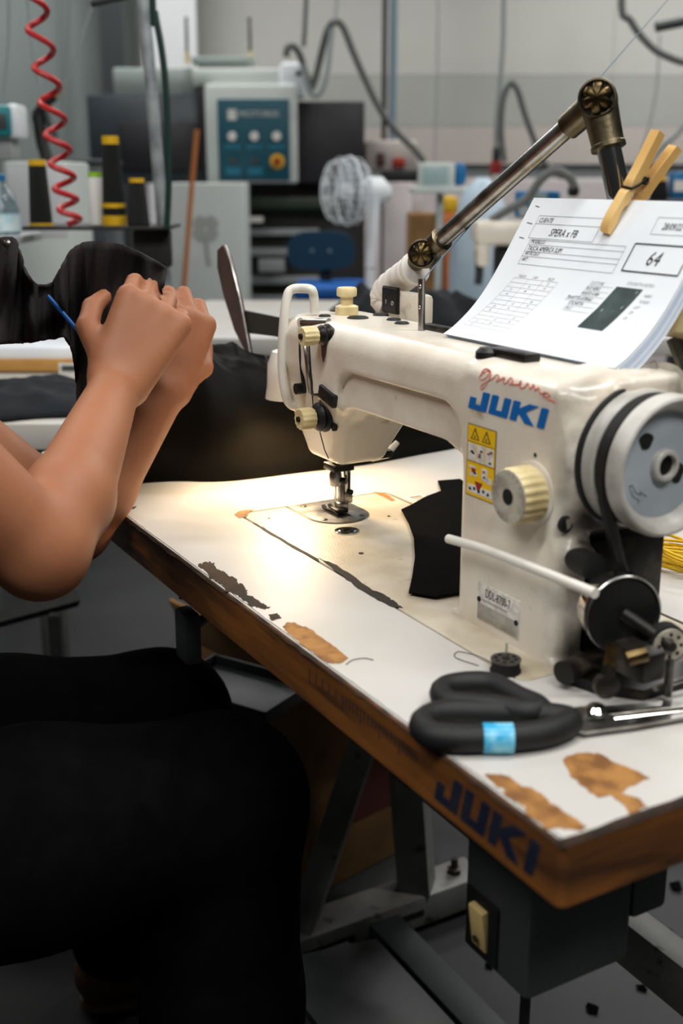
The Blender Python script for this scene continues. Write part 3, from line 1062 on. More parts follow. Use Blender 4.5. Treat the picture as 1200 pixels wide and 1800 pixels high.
q = bh(577, 588)
tension(q[0], q[1] + 0.001, q[2], 0.0100, 0.0090, 'upper_tension', grease)
q = bh(571, 732)
tension(q[0], q[1] + 0.001, q[2], 0.0150, 0.0105, 'lower_tension', black)
q = bh(574, 695)
MB().box((q[0] + 0.004, q[1] - 0.001, q[2]), (0.015, 0.003, 0.0065), 0.002, Matrix.Rotation(math.radians(14), 3, 'Y')).build('check_spring_guide', black, sm)
MB().tube([ony(549, 692, 0.036), ony(560, 694, 0.034), ony(575, 698, 0.036)], 0.002, 8).build('guide_wire', steel_dull, sm)
q = bo_(529, 683, 0.004)
MB().cyl(q - np.array([0, 0.006, 0]), q + np.array([0.0, 0.012, 0]), 0.0055).build('guide_roller', black, sm)
q = bh(570, 610)
MB().prism([(-0.004, 0.01), (0.009, 0.013), (0.005, -0.006), (0.001, -0.014), (-0.002, -0.008)], lambda a, b, h: (q[0] + a, q[1] - h, q[2] + b), -0.001, 0.002).build('thread_plate', steel_dull, sm)
q = bh(589, 750)
MB().lathe([(0.0042, 0), (0.0042, 0.003), (0.003, 0.0035)], (0, -1, 0), (q[0], q[1] + 0.0005, q[2]), 18).build('head_screw', blackm, sm)
for (pth) in ([(563, 622, 0.036), (563, 690, 0.036), (563, 735, 0.034)], [(541, 600, 0.04), (548, 690, 0.04), (552, 735, 0.036)], [(560, 752, 0.036), (570, 790, 0.05), (577, 806, 0.058)]):
    MB().tube([ony(*q) for q in pth], 0.0006, 5).build('upper_thread', dark_thread, sm)

# top of the arm
q = (0.066, 0.092)
MB().lathe([(0.0105, -0.004), (0.0115, 0.0), (0.0115, 0.009), (0.0095, 0.010), (0.0062, 0.011), (0.0062, 0.018), (0.0095, 0.019), (0.010, 0.020), (0.010, 0.026), (0.009, 0.0275)], (0, 0, 1),
           (q[0], q[1], 0.2085), 36).build('pressure_regulator', plastic_cream, sm)
for (x, y, r) in ((0.035, 0.10, 0.009), (0.098, 0.086, 0.0105), (0.088, 0.118, 0.008), (0.128, 0.108, 0.007), (0.155, 0.10, 0.007), (0.07, 0.065, 0.006)):
    MB().lathe([(r, -0.003), (r, 0.001), (r * 0.8, 0.0022)], (0, 0, 1), (x, y, 0.2092), 22).build('oil_plug', rubber, sm)
MB().cyl((0.205, 0.089, 0.205), (0.2035, 0.089, 0.2545), 0.0032).build('thread_post', steel, sm)
MB().box((0.222, 0.100, 0.2115), (0.026, 0.005, 0.003), 0.001).build('thread_post_foot', grease, sm)
for zz in (0.23, 0.248):
    MB().sphere((0.2055, 0.0862, zz), (0.0012, 0.001, 0.0018), 8, 6).build('thread_hole', chrome, sm)
MB().lathe([(0.009, -0.002), (0.009, 0.003), (0.006, 0.006)], (0, 0, 1), (0.352, 0.052, 0.2095), 20).build('oil_cap', black, sm)
MB().box((0.375, 0.060, 0.2125), (0.022, 0.008, 0.0035), 0.002).build('thread_tension_base', grease, sm)
q = ony(1000, 650, 0.09)

# stitch dial
dq = ony(936, 866, 0.033)
MB().lathe([(0.0235, 0.0), (0.0235, 0.0025), (0.021, 0.003)], (0, -1, 0), (dq[0], 0.034, dq[2]), 40).build('dial_flange', paint, sm)
MB().lathe([(0.0195, 0.002), (0.0205, 0.004), (0.0205, 0.020), (0.0195, 0.0225)], (0, -1, 0), (dq[0], 0.034, dq[2]), 80, knurl=2, kd=0.05).build('stitch_dial', plastic_cream, sm)
df = MB().lathe([(0.0192, 0.0222), (0.0192, 0.0232), (0.006, 0.0232)], (0, -1, 0), (dq[0], 0.034, dq[2]), 48).build('dial_face', dial_face, sm)
MB().lathe([(0.0058, 0.0228), (0.0058, 0.0236)], (0, -1, 0), (dq[0], 0.034, dq[2]), 24).build('dial_hole', blackm, df)
tk = MB()
for i in range(20):
    a = 2 * PI * i / 20
    e = Vector((math.cos(a), 0, math.sin(a)))
    tk.tube([Vector((dq[0], 0.034 - 0.0234, dq[2])) + e * 0.0152, Vector((dq[0], 0.034 - 0.0234, dq[2])) + e * 0.0178], 0.0003, 4)
tk.build('dial_scale', ink_grey, df)
# black specks and plug holes on the column
for (x, y, r) in ((940, 800, 0.0018), (929, 812, 0.0012)):
    w = ony(x, y, 0.0328)
    MB().lathe([(r, 0), (r, 0.0003)], (0, -1, 0), (w[0], 0.0331, w[2]), 10).build('paint_chip', blackm, sm, smooth=False)
w = onx(995, 922, 0.4685)
MB().lathe([(0.0062, -0.002), (0.0062, 0.0006), (0.0048, 0.0008), (0.0048, -0.001)], (1, 0, 0), (0.4682, w[1], w[2]), 22).build('plug_hole', blackm, sm)

# lettering, sticker, plates on the front face
FY = 0.033


def front(x, z, h):
    return (x, FY - h, z)


a0, a1 = ony(823, 716, FY), ony(958, 717, FY)
b0 = ony(951, 753, FY)
zl, zh = (ony(848, 723, FY)[2] + b0[2]) / 2, (ony(856, 689, FY)[2] + ony(957, 719, FY)[2]) / 2
juki(lambda a, b, h: front(a0[0] + (a1[0] - a0[0]) * a, zl + (zh - zl) * b, h), -0.0004, 0.0006, 0.16).build('brand_lettering', jukiblue, sm, smooth=False)


def stk(u0, v0, u1, v1, m, h, parent=None, name='sticker_field'):
    """sticker rectangle in its own 0..1 frame"""
    x0, x1, z0, z1 = SX0 + (SX1 - SX0) * u0, SX0 + (SX1 - SX0) * u1, SZ0 + (SZ1 - SZ0) * v0, SZ0 + (SZ1 - SZ0) * v1
    return MB().span((x0, FY - h, z0), (x1, FY + 0.0004, z1)).build(name, m, parent or sm, smooth=False)


SX0, SX1 = ony(823, 745, FY)[0], ony(873, 760, FY)[0]
SZ1, SZ0 = ony(823, 743, FY)[2], ony(816, 866, FY)[2]
st = stk(0, 0, 1, 1, ink, 0.0004, name='warning_sticker')
stk(0.02, 0.01, 0.98, 0.99, yellow_st, 0.0006, st)


def tri(u, v, s, m, h, up=1):
    sx, sz = (SX1 - SX0), (SZ1 - SZ0)
    P = [(SX0 + sx * (u - s), SZ0 + sz * v), (SX0 + sx * (u + s), SZ0 + sz * v), (SX0 + sx * u, SZ0 + sz * v + up * sx * s * 1.75)]
    MB().prism(P, lambda a, b, hh: front(a, b, hh), 0, h).build('warning_triangle', m, st, smooth=False)


for u in (0.28, 0.68):
    tri(u, 0.80, 0.15, ink, 0.0008)
    tri(u, 0.812, 0.10, yellow_st, 0.0009)
    stk(u - 0.02, 0.82, u + 0.02, 0.86, ink, 0.001, st, 'warning_mark')
random.seed(11)
for i, u in enumerate((0.05, 0.36, 0.67)):
    stk(u, 0.50, u + 0.27, 0.74, white_st, 0.0008, st, 'pictogram_field')
    for k in range(3):
        a, b = u + 0.05 + 0.1 * random.random(), 0.52 + 0.16 * random.random()
        stk(a, b, a + 0.09, b + 0.028, ink if k else red_dark, 0.0009, st, 'pictogram_mark')
stk(0.02, 0.485, 0.98, 0.49, ink, 0.0008, st, 'sticker_line')
stk(0.02, 0.757, 0.98, 0.762, ink, 0.0008, st, 'sticker_line')
for (u, v, du, dv, m_) in ((0.12, 0.40, 0.22, 0.03, white_st), (0.14, 0.29, 0.24, 0.07, white_st), (0.2, 0.345, 0.14, 0.05, red_dark), (0.27, 0.325, 0.1, 0.03, ink), (0.56, 0.27, 0.2, 0.17, white_st),
                          (0.6, 0.38, 0.08, 0.03, red_dark), (0.62, 0.31, 0.07, 0.025, ink), (0.74, 0.25, 0.16, 0.08, white_st)):
    stk(u, v, u + du, v + dv, m_, 0.0009 if m_ is white_st else 0.001, st, 'pictogram_mark')
tri(0.46, 0.225, 0.14, red_dark, 0.0009, -1)
stk(0.08, 0.055, 0.95, 0.165, white_st, 0.0008, st, 'pictogram_field')
for k in range(5):
    a = 0.12 + 0.16 * k
    stk(a, 0.08 + 0.02 * (k % 2), a + 0.08, 0.12 + 0.02 * (k % 2), ink, 0.0009, st, 'pictogram_mark')

# name plate
nx0, nx1 = ony(840, 1040, FY)[0], ony(914, 1080, FY)[0]
nz1, nz0 = (ony(842, 1022, FY)[2] + ony(915, 1057, FY)[2]) / 2, (ony(838, 1090, FY)[2] + ony(911, 1120, FY)[2]) / 2
npx = MB().span((nx0, FY - 0.0008, nz0), (nx1, FY + 0.0004, nz1), 0.0004).build('name_plate', white_st, sm)
MB().span((nx0 + 0.001, FY - 0.001, nz0 + 0.001), (nx1 - 0.001, FY, nz0 + (nz1 - nz0) * 0.45), 0.0001).build('plate_field', alum, npx)
v, f = text2d('DDL-8700-7', 0.0076, 0.0, 'CENTER')
MB().add([front((nx0 + nx1) / 2 + a * 0.80, nz0 + (nz1 - nz0) * 0.68 + b * 1.35, 0.0012) for a, b in v], f).build('plate_lettering', ink, npx, smooth=False, fix=False)
for k, (uu, vv, s_) in enumerate(((0.5, 0.56, 'INDUSTRIAL SEWING MACHINE'), (0.42, 0.26, 'No.'))):
    stz = nz0 + (nz1 - nz0) * vv
    MB().span((nx0 + 0.007, FY - 0.0012, stz), (nx0 + (nx1 - nx0) * (0.72 if k == 0 else 0.5), FY, stz + 0.0011)).build('plate_line', ink_grey, npx, smooth=False)
for (x, zz) in ((nx0 + 0.003, nz0 + (nz1 - nz0) * 0.55), (nx1 - 0.003, nz0 + (nz1 - nz0) * 0.42)):
    MB().lathe([(0.0022, 0), (0.0022, 0.0008), (0.0012, 0.0014)], (0, -1, 0), (x, FY - 0.0007, zz), 14).build('plate_rivet', blackm, npx)

# red marker handwriting above the lettering
hw = [[(846, 656), (852, 649), (860, 651), (856, 662), (846, 668), (843, 662), (850, 655), (862, 652), (859, 668), (850, 682), (845, 684), (848, 676), (868, 664)],
      [(868, 664), (873, 659), (877, 662), (872, 671), (880, 667), (887, 664), (884, 672), (890, 673), (898, 664), (901, 672), (895, 676), (905, 676), (912, 676)],
      [(912, 676), (916, 669), (914, 681), (922, 681), (928, 674), (932, 684), (938, 676), (940, 686), (947, 682), (949, 692), (958, 690), (955, 697), (966, 697), (962, 690), (955, 693), (960, 700), (976, 707)]]
for st_ in hw:
    MB().tube([(w[0], FY - 0.0002, w[2]) for w in spline([ony(x, y, FY) for x, y in st_], 4)], 0.00075, 5, flat=0.3, up=(0, 1, 0)).build('marker_writing', red_ink, sm)

# handwheel: rear ring, collar, belt groove, flange, dished face, hub
AX = (1, 0, 0)
C0 = (0, WY, WZ)
MB().lathe([(0.0475, 0.4745), (0.0505, 0.4755), (0.0505, 0.4795), (0.047, 0.480)], AX, C0, 64).build('handwheel_seal', rubber, sm)
MB().lathe([(0.044, 0.4795), (0.0485, 0.4800), (0.0488, 0.4895), (0.047, 0.4910)], AX, C0, 64).build('handwheel_collar', wheelm, sm)
MB().lathe([(0.043, 0.4905), (0.0425, 0.4985), (0.0445, 0.5035)], AX, C0, 64).build('belt_groove', rubber, sm)
hwl = MB().lathe([(0.040, 0.5032), (0.0478, 0.5034), (0.0488, 0.5045), (0.0490, 0.5140), (0.0478, 0.5172), (0.0460, 0.5180), (0.0440, 0.5172), (0.0405, 0.5120), (0.0385, 0.5085), (0.0370, 0.5065)], AX, C0, 72,
                 caps=False).build('handwheel', wheelm, sm)
MB().lathe([(0.0372, 0.5045), (0.0372, 0.5067), (0.012, 0.5067)], AX, C0, 64).build('handwheel_face', wheelblue, hwl)
MB().lathe([(0.0112, 0.505), (0.0112, 0.511), (0.0102, 0.5120), (0.0078, 0.5120), (0.0072, 0.508)], AX, C0, 40, caps=False).build('handwheel_hub', wheelm, hwl)
MB().lathe([(0.0074, 0.5062), (0.0074, 0.5085)], AX, C0, 32).build('hub_screw', grease, hwl)


def onwheel(yy, zz, h=0.5068):
    return (h, WY + yy, WZ + zz)


for (cy, cz, rx, rz_) in ((-0.017, 0.018, 0.0062, 0.0058), (0.014, -0.0075, 0.006, 0.0075)):
    MB().prism([(cy + rx * math.cos(t) * (1 + 0.15 * math.sin(3 * t)), cz + rz_ * math.sin(t)) for t in np.linspace(0, 2 * PI, 20, endpoint=False)], lambda a, b, h: onwheel(a, b, h), 0.5060, 0.5072).build(
        'wheel_opening', blackm, hwl, smooth=False)
ar = [(-0.0290, -0.0115), (-0.0262, -0.0112), (-0.0235, -0.0160), (-0.0185, -0.0190), (-0.0190, -0.0165), (-0.0130, -0.0205), (-0.0200, -0.0245), (-0.0195, -0.0222), (-0.0250, -0.0190), (-0.0280, -0.0140)]
MB().tube([onwheel(a, b, 0.5070) for a, b in ar], 0.0005, 4, closed=True).build('rotation_arrow', ink_grey, hwl)
# reverse lever: long white rod
lv = [(0.362, 0.020, 0.0705), (0.40, 0.018, 0.0725), (0.46, 0.016, 0.0745), (0.512, 0.018, 0.076)]
lv = [ony(788, 947, 0.018), ony(850, 965, 0.016), ony(940, 1000, 0.014), ony(1046, 1043, 0.014)]
MB().tube(spline(lv, 6), [0.0036] * 19, 14).build('reverse_lever', lamp_white, sm)
w = onx(1012, 1012, 0.478)
MB().cyl((0.462, 0.046, 0.083), (0.494, 0.043, 0.083), 0.0095).build('reverse_lever_boss', rubber, sm)
MB().span((0.452, 0.064, 0.0), (0.4675, 0.136, 0.09), 0.002).build('belt_side_shade_box', grease, sm)  # dark box added for the shadow and dirt behind the belt

# V belt
bl = MB()
bl.tube([(0.4985, WY - 0.0445, WZ - 0.004), (0.4985, WY - 0.043, WZ - 0.02), (0.4985, 0.062, 0.085), (0.500, 0.083, 0.04), (0.502, 0.102, -0.0)], 0.0045, 6)
bl.tube([(0.4985, WY + 0.0445, WZ - 0.004), (0.500, WY + 0.044, WZ - 0.03), (0.502, 0.132, 0.06), (0.504, 0.135, -0.0)], 0.0045, 6)
bl.lathe([(0.0432, 0.4925), (0.0472, 0.4922), (0.0476, 0.5015), (0.0432, 0.5020)], AX, C0, 64, caps=False)
vb = bl.build('drive_belt', rubber)
vb.location = (0, 0, T)
tag(vb, 'black rubber drive belt running from the handwheel down to the table', 'drive belt')

# lamp on the left end of the head
lm = empty('needle_lamp', (-0.046, 0.092, T + 0.130), 0, 'small white work lamp on the left side of the machine head', 'lamp')
MB().lathe([(0.006, 0.030), (0.016, 0.026), (0.021, 0.012), (0.022, -0.012), (0.024, -0.026), (0.0225, -0.026), (0.0205, -0.012)], (0, 0, 1), (-0.022, 0, 0), 36, caps=False).build('lamp_shade', lamp_white, lm)
MB().lathe([(0.0195, -0.016), (0.0195, -0.018)], (0, 0, 1), (-0.022, 0, 0), 30).build('light_disc', lamp_glow, lm)
MB().box((0.030, 0.006, 0.004), (0.038, 0.008, 0.006), 0.002).build('lamp_bracket', lamp_white, lm)
ld = bpy.data.lights.new('needle_lamp_light', 'SPOT')
ld.energy = 4.6
ld.color = (1.0, 0.74, 0.44)
ld.spot_size = math.radians(150)
ld.spot_blend = 0.5
ld.shadow_soft_size = 0.02
lo = bpy.data.objects.new('needle_lamp_light', ld)
COL.objects.link(lo)
lo.parent = lm
lo.location = (-0.022, 0, -0.022)
lo.rotation_euler = (0, math.radians(-14), 0)

# flat guard plate behind the head
gd = empty('steel_guard', (-0.02, 0.150, T + 0.16), 0, 'brown steel blade-shaped guard on a dark bar behind the machine head', 'guard')
g0 = np.array([-0.02, 0.150, 0.16])
gb = [ony(436, 548, 0.15) - g0, ony(440, 600, 0.15) - g0]
pts = [ony(*q, 0.15) - g0 for q in ((393, 431), (384, 440), (384, 470), (395, 520), (414, 580), (434, 619), (442, 622), (437, 590), (425, 530), (410, 470), (405, 450))]
MB().prism([(p[0], p[2]) for p in pts], lambda a, b, h: (a, h, b), -0.002, 0.002).build('blade', mat('guard_brown', (92, 60, 50), 0.45, 0.15, c2=(66, 44, 38), scale=20), gd)
MB().tube([p - np.array([0, 0.0022, 0]) for p in (ony(398, 432, 0.15) - g0, ony(408, 458, 0.15) - g0, ony(425, 525, 0.15) - g0, ony(443, 621, 0.15) - g0)], 0.0016, 6).build('blade_rim', steel, gd)
q = [ony(*q_, 0.152) - g0 for q_ in ((428, 545), (560, 572), (560, 600), (434, 585))]
MB().prism([(p[0], p[2]) for p in q], lambda a, b, h: (a, h, b), 0.0, 0.004).build('bar', mat('guard_bar_brown', (58, 50, 42), 0.5, 0.3), gd)
MB().tube([ony(440, 584, 0.150) - g0, ony(560, 602, 0.150) - g0], 0.0008, 6).build('bar_edge', brass, gd)
MB().box((0.02, -0.005, 0.01), (0.03, 0.010, 0.012), 0.002).build('mount', steel_dull, gd)

# ================================================================== paper stack on the arm
PROF = [(0.0815, 0.2125), (0.0935, 0.2195), (0.1105, 0.2335), (0.1255, 0.2505), (0.1400, 0.2715), (0.1560, 0.2970), (0.1720, 0.3230)]
PS = np.array(spline([(a, b, 0) for a, b in PROF], 8))[:, :2]
PL = np.r_[0, np.cumsum(np.hypot(*np.diff(PS, axis=0).T))]
PLEN = PL[-1]


def paper(u, v, h=0.0, du=0.0):
    y = np.interp(v, PL, PS[:, 0])
    z = np.interp(v, PL, PS[:, 1])
    y2, z2 = np.interp(min(v + 0.002, PLEN), PL, PS[:, 0]), np.interp(min(v + 0.002, PLEN), PL, PS[:, 1])
    y1, z1 = np.interp(max(v - 0.002, 0), PL, PS[:, 0]), np.interp(max(v - 0.002, 0), PL, PS[:, 1])
    t = np.array([y2 - y1, z2 - z1])
    t /= np.hypot(*t)
    return np.array([0.25 + u, y - t[1] * h, z + t[0] * h])


PO = np.array([0.355, 0.09, 0.2125])
ps = empty('work_order_sheets', PO + np.array([0, 0, T]), 0, 'stack of printed white work order sheets leaning on top of the machine arm', 'papers')
NSH = 7
for k in range(NSH):
    sink = -0.0006 * k
    grid = []
    for i in range(13):
        row = []
        for j in range(29):
            u, v = 0.21 * i / 12, PLEN * j / 28
            fan = (max(u - 0.11, 0) / 0.1) ** 2 * (1 - v / PLEN) * 0.0006 * k
            p_ = paper(u + 0.0008 * k, v, sink - fan)
            p_ = p_ + np.array([0, 0.0004 * k, -0.0004 * k * (1 - v / PLEN)])
            row.append(p_ - PO)
        grid.append(row)
    MB().grid(grid).build('sheet', paper_m if k == 0 else (paper_b if k in (2, 3, 5) else paper_m), ps)


def warp(u, v):
    return u + (0.34 * (v - 0.074) if v < 0.074 else 0.0), v


def prnt(polys, m, h=0.00035, name='print'):
    mb = MB()
    for poly in polys:
        mb.add([paper(*warp(a, b), h) - PO for a, b in poly], [tuple(range(len(poly)))])
    return mb.build(name, m, ps, smooth=False, fix=False)


def seg(a, b, w=0.0004, n=4):
    dx, dy = b[0] - a[0], b[1] - a[1]
    L = math.hypot(dx, dy)
    nx, ny = -dy / L * w / 2, dx / L * w / 2
    out = []
    for i in range(n):
        p0 = (a[0] + dx * i / n, a[1] + dy * i / n)
        p1 = (a[0] + dx * (i + 1) / n, a[1] + dy * (i + 1) / n)
        out.append([(p0[0] - nx, p0[1] - ny), (p1[0] - nx, p1[1] - ny), (p1[0] + nx, p1[1] + ny), (p0[0] + nx, p0[1] + ny)])
    return out


def rect(u0, v0, u1, v1, w=0.0004):
    return seg((u0, v0), (u1, v0), w) + seg((u1, v0), (u1, v1), w) + seg((u1, v1), (u0, v1), w) + seg((u0, v1), (u0, v0), w)


def ptext(s, u, v, size, m=ink, shear=0.0, sx=1.0):
    V, F = text2d(s, size, shear)
    mb = MB()
    mb.add([paper(*warp(u + a * sx, v + b), 0.00035) - PO for a, b in V], F)
    mb.build('print_text', m, ps, smooth=False, fix=False)


g = 0.001
prnt(rect(0.020, 0.107, 0.100, 0.128) + seg((0.020, 0.1205), (0.100, 0.1205)), ink_grey, name='print_lines')
ptext('CLIENTE', 0.0225, 0.1218, 0.0062, ink, 0.2, 0.75)
ptext('SPERA x FB', 0.044, 0.1098, 0.0098, ink, 0.15, 0.72)
prnt(sum([seg((0.024, v), (0.139, v)) for v in (0.1055, 0.101, 0.0945, 0.0900, 0.0825)], []) + seg((0.024, 0.0825), (0.024, 0.1055)) + seg((0.139, 0.0825), (0.139, 0.1055)), ink_grey, name='print_lines')
ptext('MODELLO', 0.026, 0.1022, 0.0052, ink, 0.2, 0.75)
ptext('TASCA AMERICA SLIM', 0.026, 0.0955, 0.0062, ink, 0.2, 0.72)
ptext('ARTICOLO', 0.026, 0.0912, 0.0050, ink, 0.2, 0.75)
ptext('ART', 0.026, 0.0856, 0.0050, ink, 0.2, 0.75)
prnt(rect(0.147, 0.0855, 0.204, 0.1085, 0.0012), ink, name='print_box')
ptext('64', 0.1665, 0.0915, 0.0165, ink, 0.15, 0.82)
prnt(rect(0.157, 0.117, 0.204, 0.131), ink_grey, name='print_lines')
ptext('28/09/22', 0.1655, 0.1210, 0.0080, ink, 0.2, 0.70)
for (v_, w_) in ((0.137, 0.006), (0.121, 0.008), (0.107, 0.007)):
    prnt(seg((0.008, v_), (0.008 + w_, v_ - 0.001), 0.0006), ink, name='edge_mark')
# size table
ln = []
for k in range(13):
    ln += seg((0.031, 0.0155 + 0.0045 * k), (0.087, 0.0155 + 0.0045 * k), 0.00025)
for u_ in (0.031, 0.050, 0.069, 0.087):
    ln += seg((u_, 0.0155), (u_, 0.0695), 0.00025)
prnt(ln, ink_grey, name='print_table')
for k in range(3):
    ptext(('TAGLIA', 'CAPI', 'PEZZI')[k], 0.034 + 0.019 * k, 0.0705, 0.0034, ink_grey, 0.1, 0.9)
for k in range(12):
    for c in range(3):
        if (k * 5 + c * 3) % 4 < 2:
            ptext(str((k * 7 + c * 13) % 90 + 8), 0.038 + 0.019 * c, 0.0166 + 0.0045 * k, 0.0030, ink_grey)
# dark garment picture with list columns
prnt([[(0.152 + 0.0275 * i / 6, 0.033), (0.152 + 0.0275 * (i + 1) / 6, 0.033), (0.152 + 0.0275 * (i + 1) / 6, 0.0525), (0.152 + 0.0275 * i / 6, 0.0525)] for i in range(6)] +
     [[(0.152 + 0.0275 * i / 6, 0.0525), (0.152 + 0.0275 * (i + 1) / 6, 0.0525), (0.152 + 0.0275 * (i + 1) / 6, 0.072), (0.152 + 0.0275 * i / 6, 0.072)] for i in range(6)], ink_dark, name='print_picture')
prnt(seg((0.1585, 0.045), (0.1585, 0.052), 0.0012, 2) + seg((0.173, 0.040), (0.173, 0.046), 0.0012, 2) + seg((0.163, 0.060), (0.163, 0.067), 0.0012, 2) + seg((0.175, 0.054), (0.175, 0.061), 0.0012, 2)
     + seg((0.176, 0.066), (0.176, 0.07), 0.0012, 2), ink_grey, 0.0005, 'picture_highlight')
for k, (s_, u_) in enumerate((('CUCITURE', 0.122), ('FILO NERO', 0.122), ('PUNTO 4 MM', 0.122), ('TRAVETTE LATERALI', 0.110), ('ETICHETTA', 0.118), ('ORLO', 0.118))):
    ptext(s_, u_, 0.0715 - 0.0048 * k, 0.0042, ink_grey if k in (0, 5) else ink, 0.0, 0.75)
    prnt(seg((u_, 0.0705 - 0.0048 * k), (0.149, 0.0705 - 0.0048 * k), 0.00025), ink_grey, name='print_lines')
for k, s_ in enumerate(('NERO', 'FONDO', 'LATI', 'ZIP', 'OK')):
    ptext(s_, 0.1855, 0.066 - 0.005 * k, 0.0036, ink_grey, 0.0, 0.8)
ptext('ETICHETTA RETRO', 0.160, 0.0745, 0.0036, ink_grey, 0.0, 0.9)

# cream tray behind the sheets, held by the jointed arm
dirv = np.array([0, 0.0320, 0.0520])
dirv /= np.linalg.norm(dirv)
nrm = np.array([0, dirv[2], -dirv[1]])
hb = empty('document_tray', (0.37, 0.165, T + 0.21), 0, 'cream plastic tray behind the printed work order sheets', 'tray')
h0 = np.array([0.37, 0.165, 0.21])
t0 = np.array([0, 0.1440, 0.2330])
poly = roundrect(0.230, 0.0, 0.515, 0.092, 0.014)
MB().prism(poly, lambda a, b, h: np.array([a, 0, 0]) + t0 + dirv * b + nrm * h - h0, 0.0, 0.012).build('tray_plate', plastic_cream, hb)
MB().prism(roundrect(0.415, 0.030, 0.485, 0.095, 0.01), lambda a, b, h: np.array([a, 0, 0]) + t0 + dirv * b + nrm * h - h0, -0.004, 0.0).build('tray_panel', ink_grey, hb)
for rr in (0.010, 0.0045):
    c = np.array([0.447, 0, 0]) + t0 + dirv * 0.035 - nrm * 0.0045 - h0
    e1, e2 = np.array([1, 0, 0]), dirv
    MB().tube([c + rr * (math.cos(t) * e1 + math.sin(t) * e2) for t in np.linspace(0, 2 * PI, 24, endpoint=False)], 0.001, 5, closed=True).build('round_mark', ink, hb)

MB().tube([np.array([0.44, 0.158, 0.226]) - h0, np.array([0.452, 0.160, 0.205]) - h0, np.array([0.452, 0.150, 0.190]) - h0], 0.007, 8).build('tray_stem', steel_dull, hb)
MB().lathe([(0.016, 0), (0.017, 0.002), (0.017, 0.008), (0.013, 0.010)], (0.9, -0.4, 0.1), onx(1160, 678, 0.455) - h0, 28).build('stem_disc', dial_face, hb)
MB().tube([onx(1146, 636, 0.462) - h0, onx(1168, 690, 0.468) - h0], 0.003, 4).build('stem_strap', steel, hb)

# clothespin
cp_u = 0.112
tipv = paper(cp_u, 0.1145, 0.0)
cn = empty('clothespin', (tipv[0], tipv[1], tipv[2] + T), 0, 'wooden clothespin clamping the printed sheets at their top edge', 'clothespin')
ud = np.array([0.13, 0.0325, 0.0520])
ud = paper(cp_u, PLEN) - paper(cp_u, PLEN - 0.03)
ud /= np.linalg.norm(ud)
nd = np.array([0, -ud[2], ud[1]])                    # away from the paper, towards the operator
ud = ud + np.array([0.16, -0.02, 0.03])
ud /= np.linalg.norm(ud)
nd = np.array([0.0, nd[1], nd[2]])
nd -= ud * (ud @ nd)
nd /= np.linalg.norm(nd)
sd = np.cross(ud, nd)
LPIN = 0.083


def leg(sign, ofs):
    th = 0.0078
    # profile along the pin: (along, inner offset, outer offset)
    pr = [(0.0, 0.0006, 0.0035), (0.004, 0.0004, 0.0060), (0.012, 0.0008, 0.0074), (0.016, 0.0024, 0.0076), (0.020, 0.0030, 0.0077), (0.024, 0.0024, 0.0078), (0.026, 0.0008, 0.0079), (0.031, 0.0008, 0.0080),
          (0.033, 0.0022, 0.0080), (0.0355, 0.0022, 0.0068), (0.0375, 0.0010, 0.0068), (0.039, 0.0010, 0.0082), (0.044, 0.0006, 0.0084), (0.047, 0.0018, 0.0086), (0.050, 0.0018, 0.0088), (0.053, 0.0008, 0.0090), (LPIN, 0.0052, 0.0120)]
    poly = [(a, b) for a, b, c in pr] + [(a, c) for a, b, c in reversed(pr)]
    mb = MB()
    mb.prism(poly, lambda a, b, h: ud * a + nd * (sign * b + ofs) + sd * h, -0.005, 0.005)
    return mb


leg(1, 0.0008).build('pin_leg', pinwood, cn, angle=50)
leg(-1, -0.0042).build('pin_leg', pinwood, cn, angle=50)
sp = MB()
cc = ud * 0.0485 + nd * -0.0017
sp.tube([cc + sd * (0.006 * (1 if k % 2 else 1) - 0.0115 * k / 30) + 0.0026 * (math.cos(k * 0.9) * ud + math.sin(k * 0.9) * nd) for k in range(31)], 0.0009, 6)
for s_ in (-0.0062, 0.0062):
    sp.tube([cc + sd * s_ + nd * 0.002, cc + sd * s_ + ud * -0.006 + nd * 0.005, ud * 0.0365 + nd * 0.0078 + sd * s_ * 0.95], 0.0011, 6)
sp.tube([ud * 0.0365 + nd * 0.0078 + sd * -0.006, ud * 0.0365 + nd * 0.0082, ud * 0.0365 + nd * 0.0078 + sd * 0.006], 0.0010, 6)
sp.build('spring', grease, cn)

# ================================================================== jointed arm
J0 = ony(690, 545, 0.158)
J1 = ony(747, 446, 0.158)
J2 = ony(1051, 176, 0.190)
J3 = ony(1100, 400, 0.196)
ja = empty('jointed_arm', (J0[0], J0[1], 0.205 + T), 0, 'bronze and chrome jointed support arm standing behind the machine', 'support arm')
ofs = np.array([J0[0], J0[1], 0.205])


def L_(p):
    return Vector(np.array(p) - ofs)


def unit(v):
    v = np.array(v, float)
    return v / np.linalg.norm(v)


d12, d23 = unit(J2 - J1), unit(J3 - J2)
tw = L_(J1 + d12 * 0.018), L_(J2 - d12 * 0.030)
MB().cyl(tw[0], tw[1], 0.0084, n=28).build('lower_tube', steel, ja)
side = unit(np.cross(d12, [0, 0, 1]))
upv = unit(np.cross(side, d12))
MB().tube([L_(J1 + d12 * 0.03 + upv * 0.0080 - side * 0.001), L_(J2 - d12 * 0.05 + upv * 0.0080 - side * 0.001)], 0.0020, 8).build('cable_channel', chrome, ja)
MB().cyl(L_(J2 + d23 * 0.036), L_(J3 + d23 * 0.02), 0.0098, n=28).build('upper_tube', chrome, ja)
face = unit([0.70, -0.70, 0.06])                  # joint knobs face the operator side


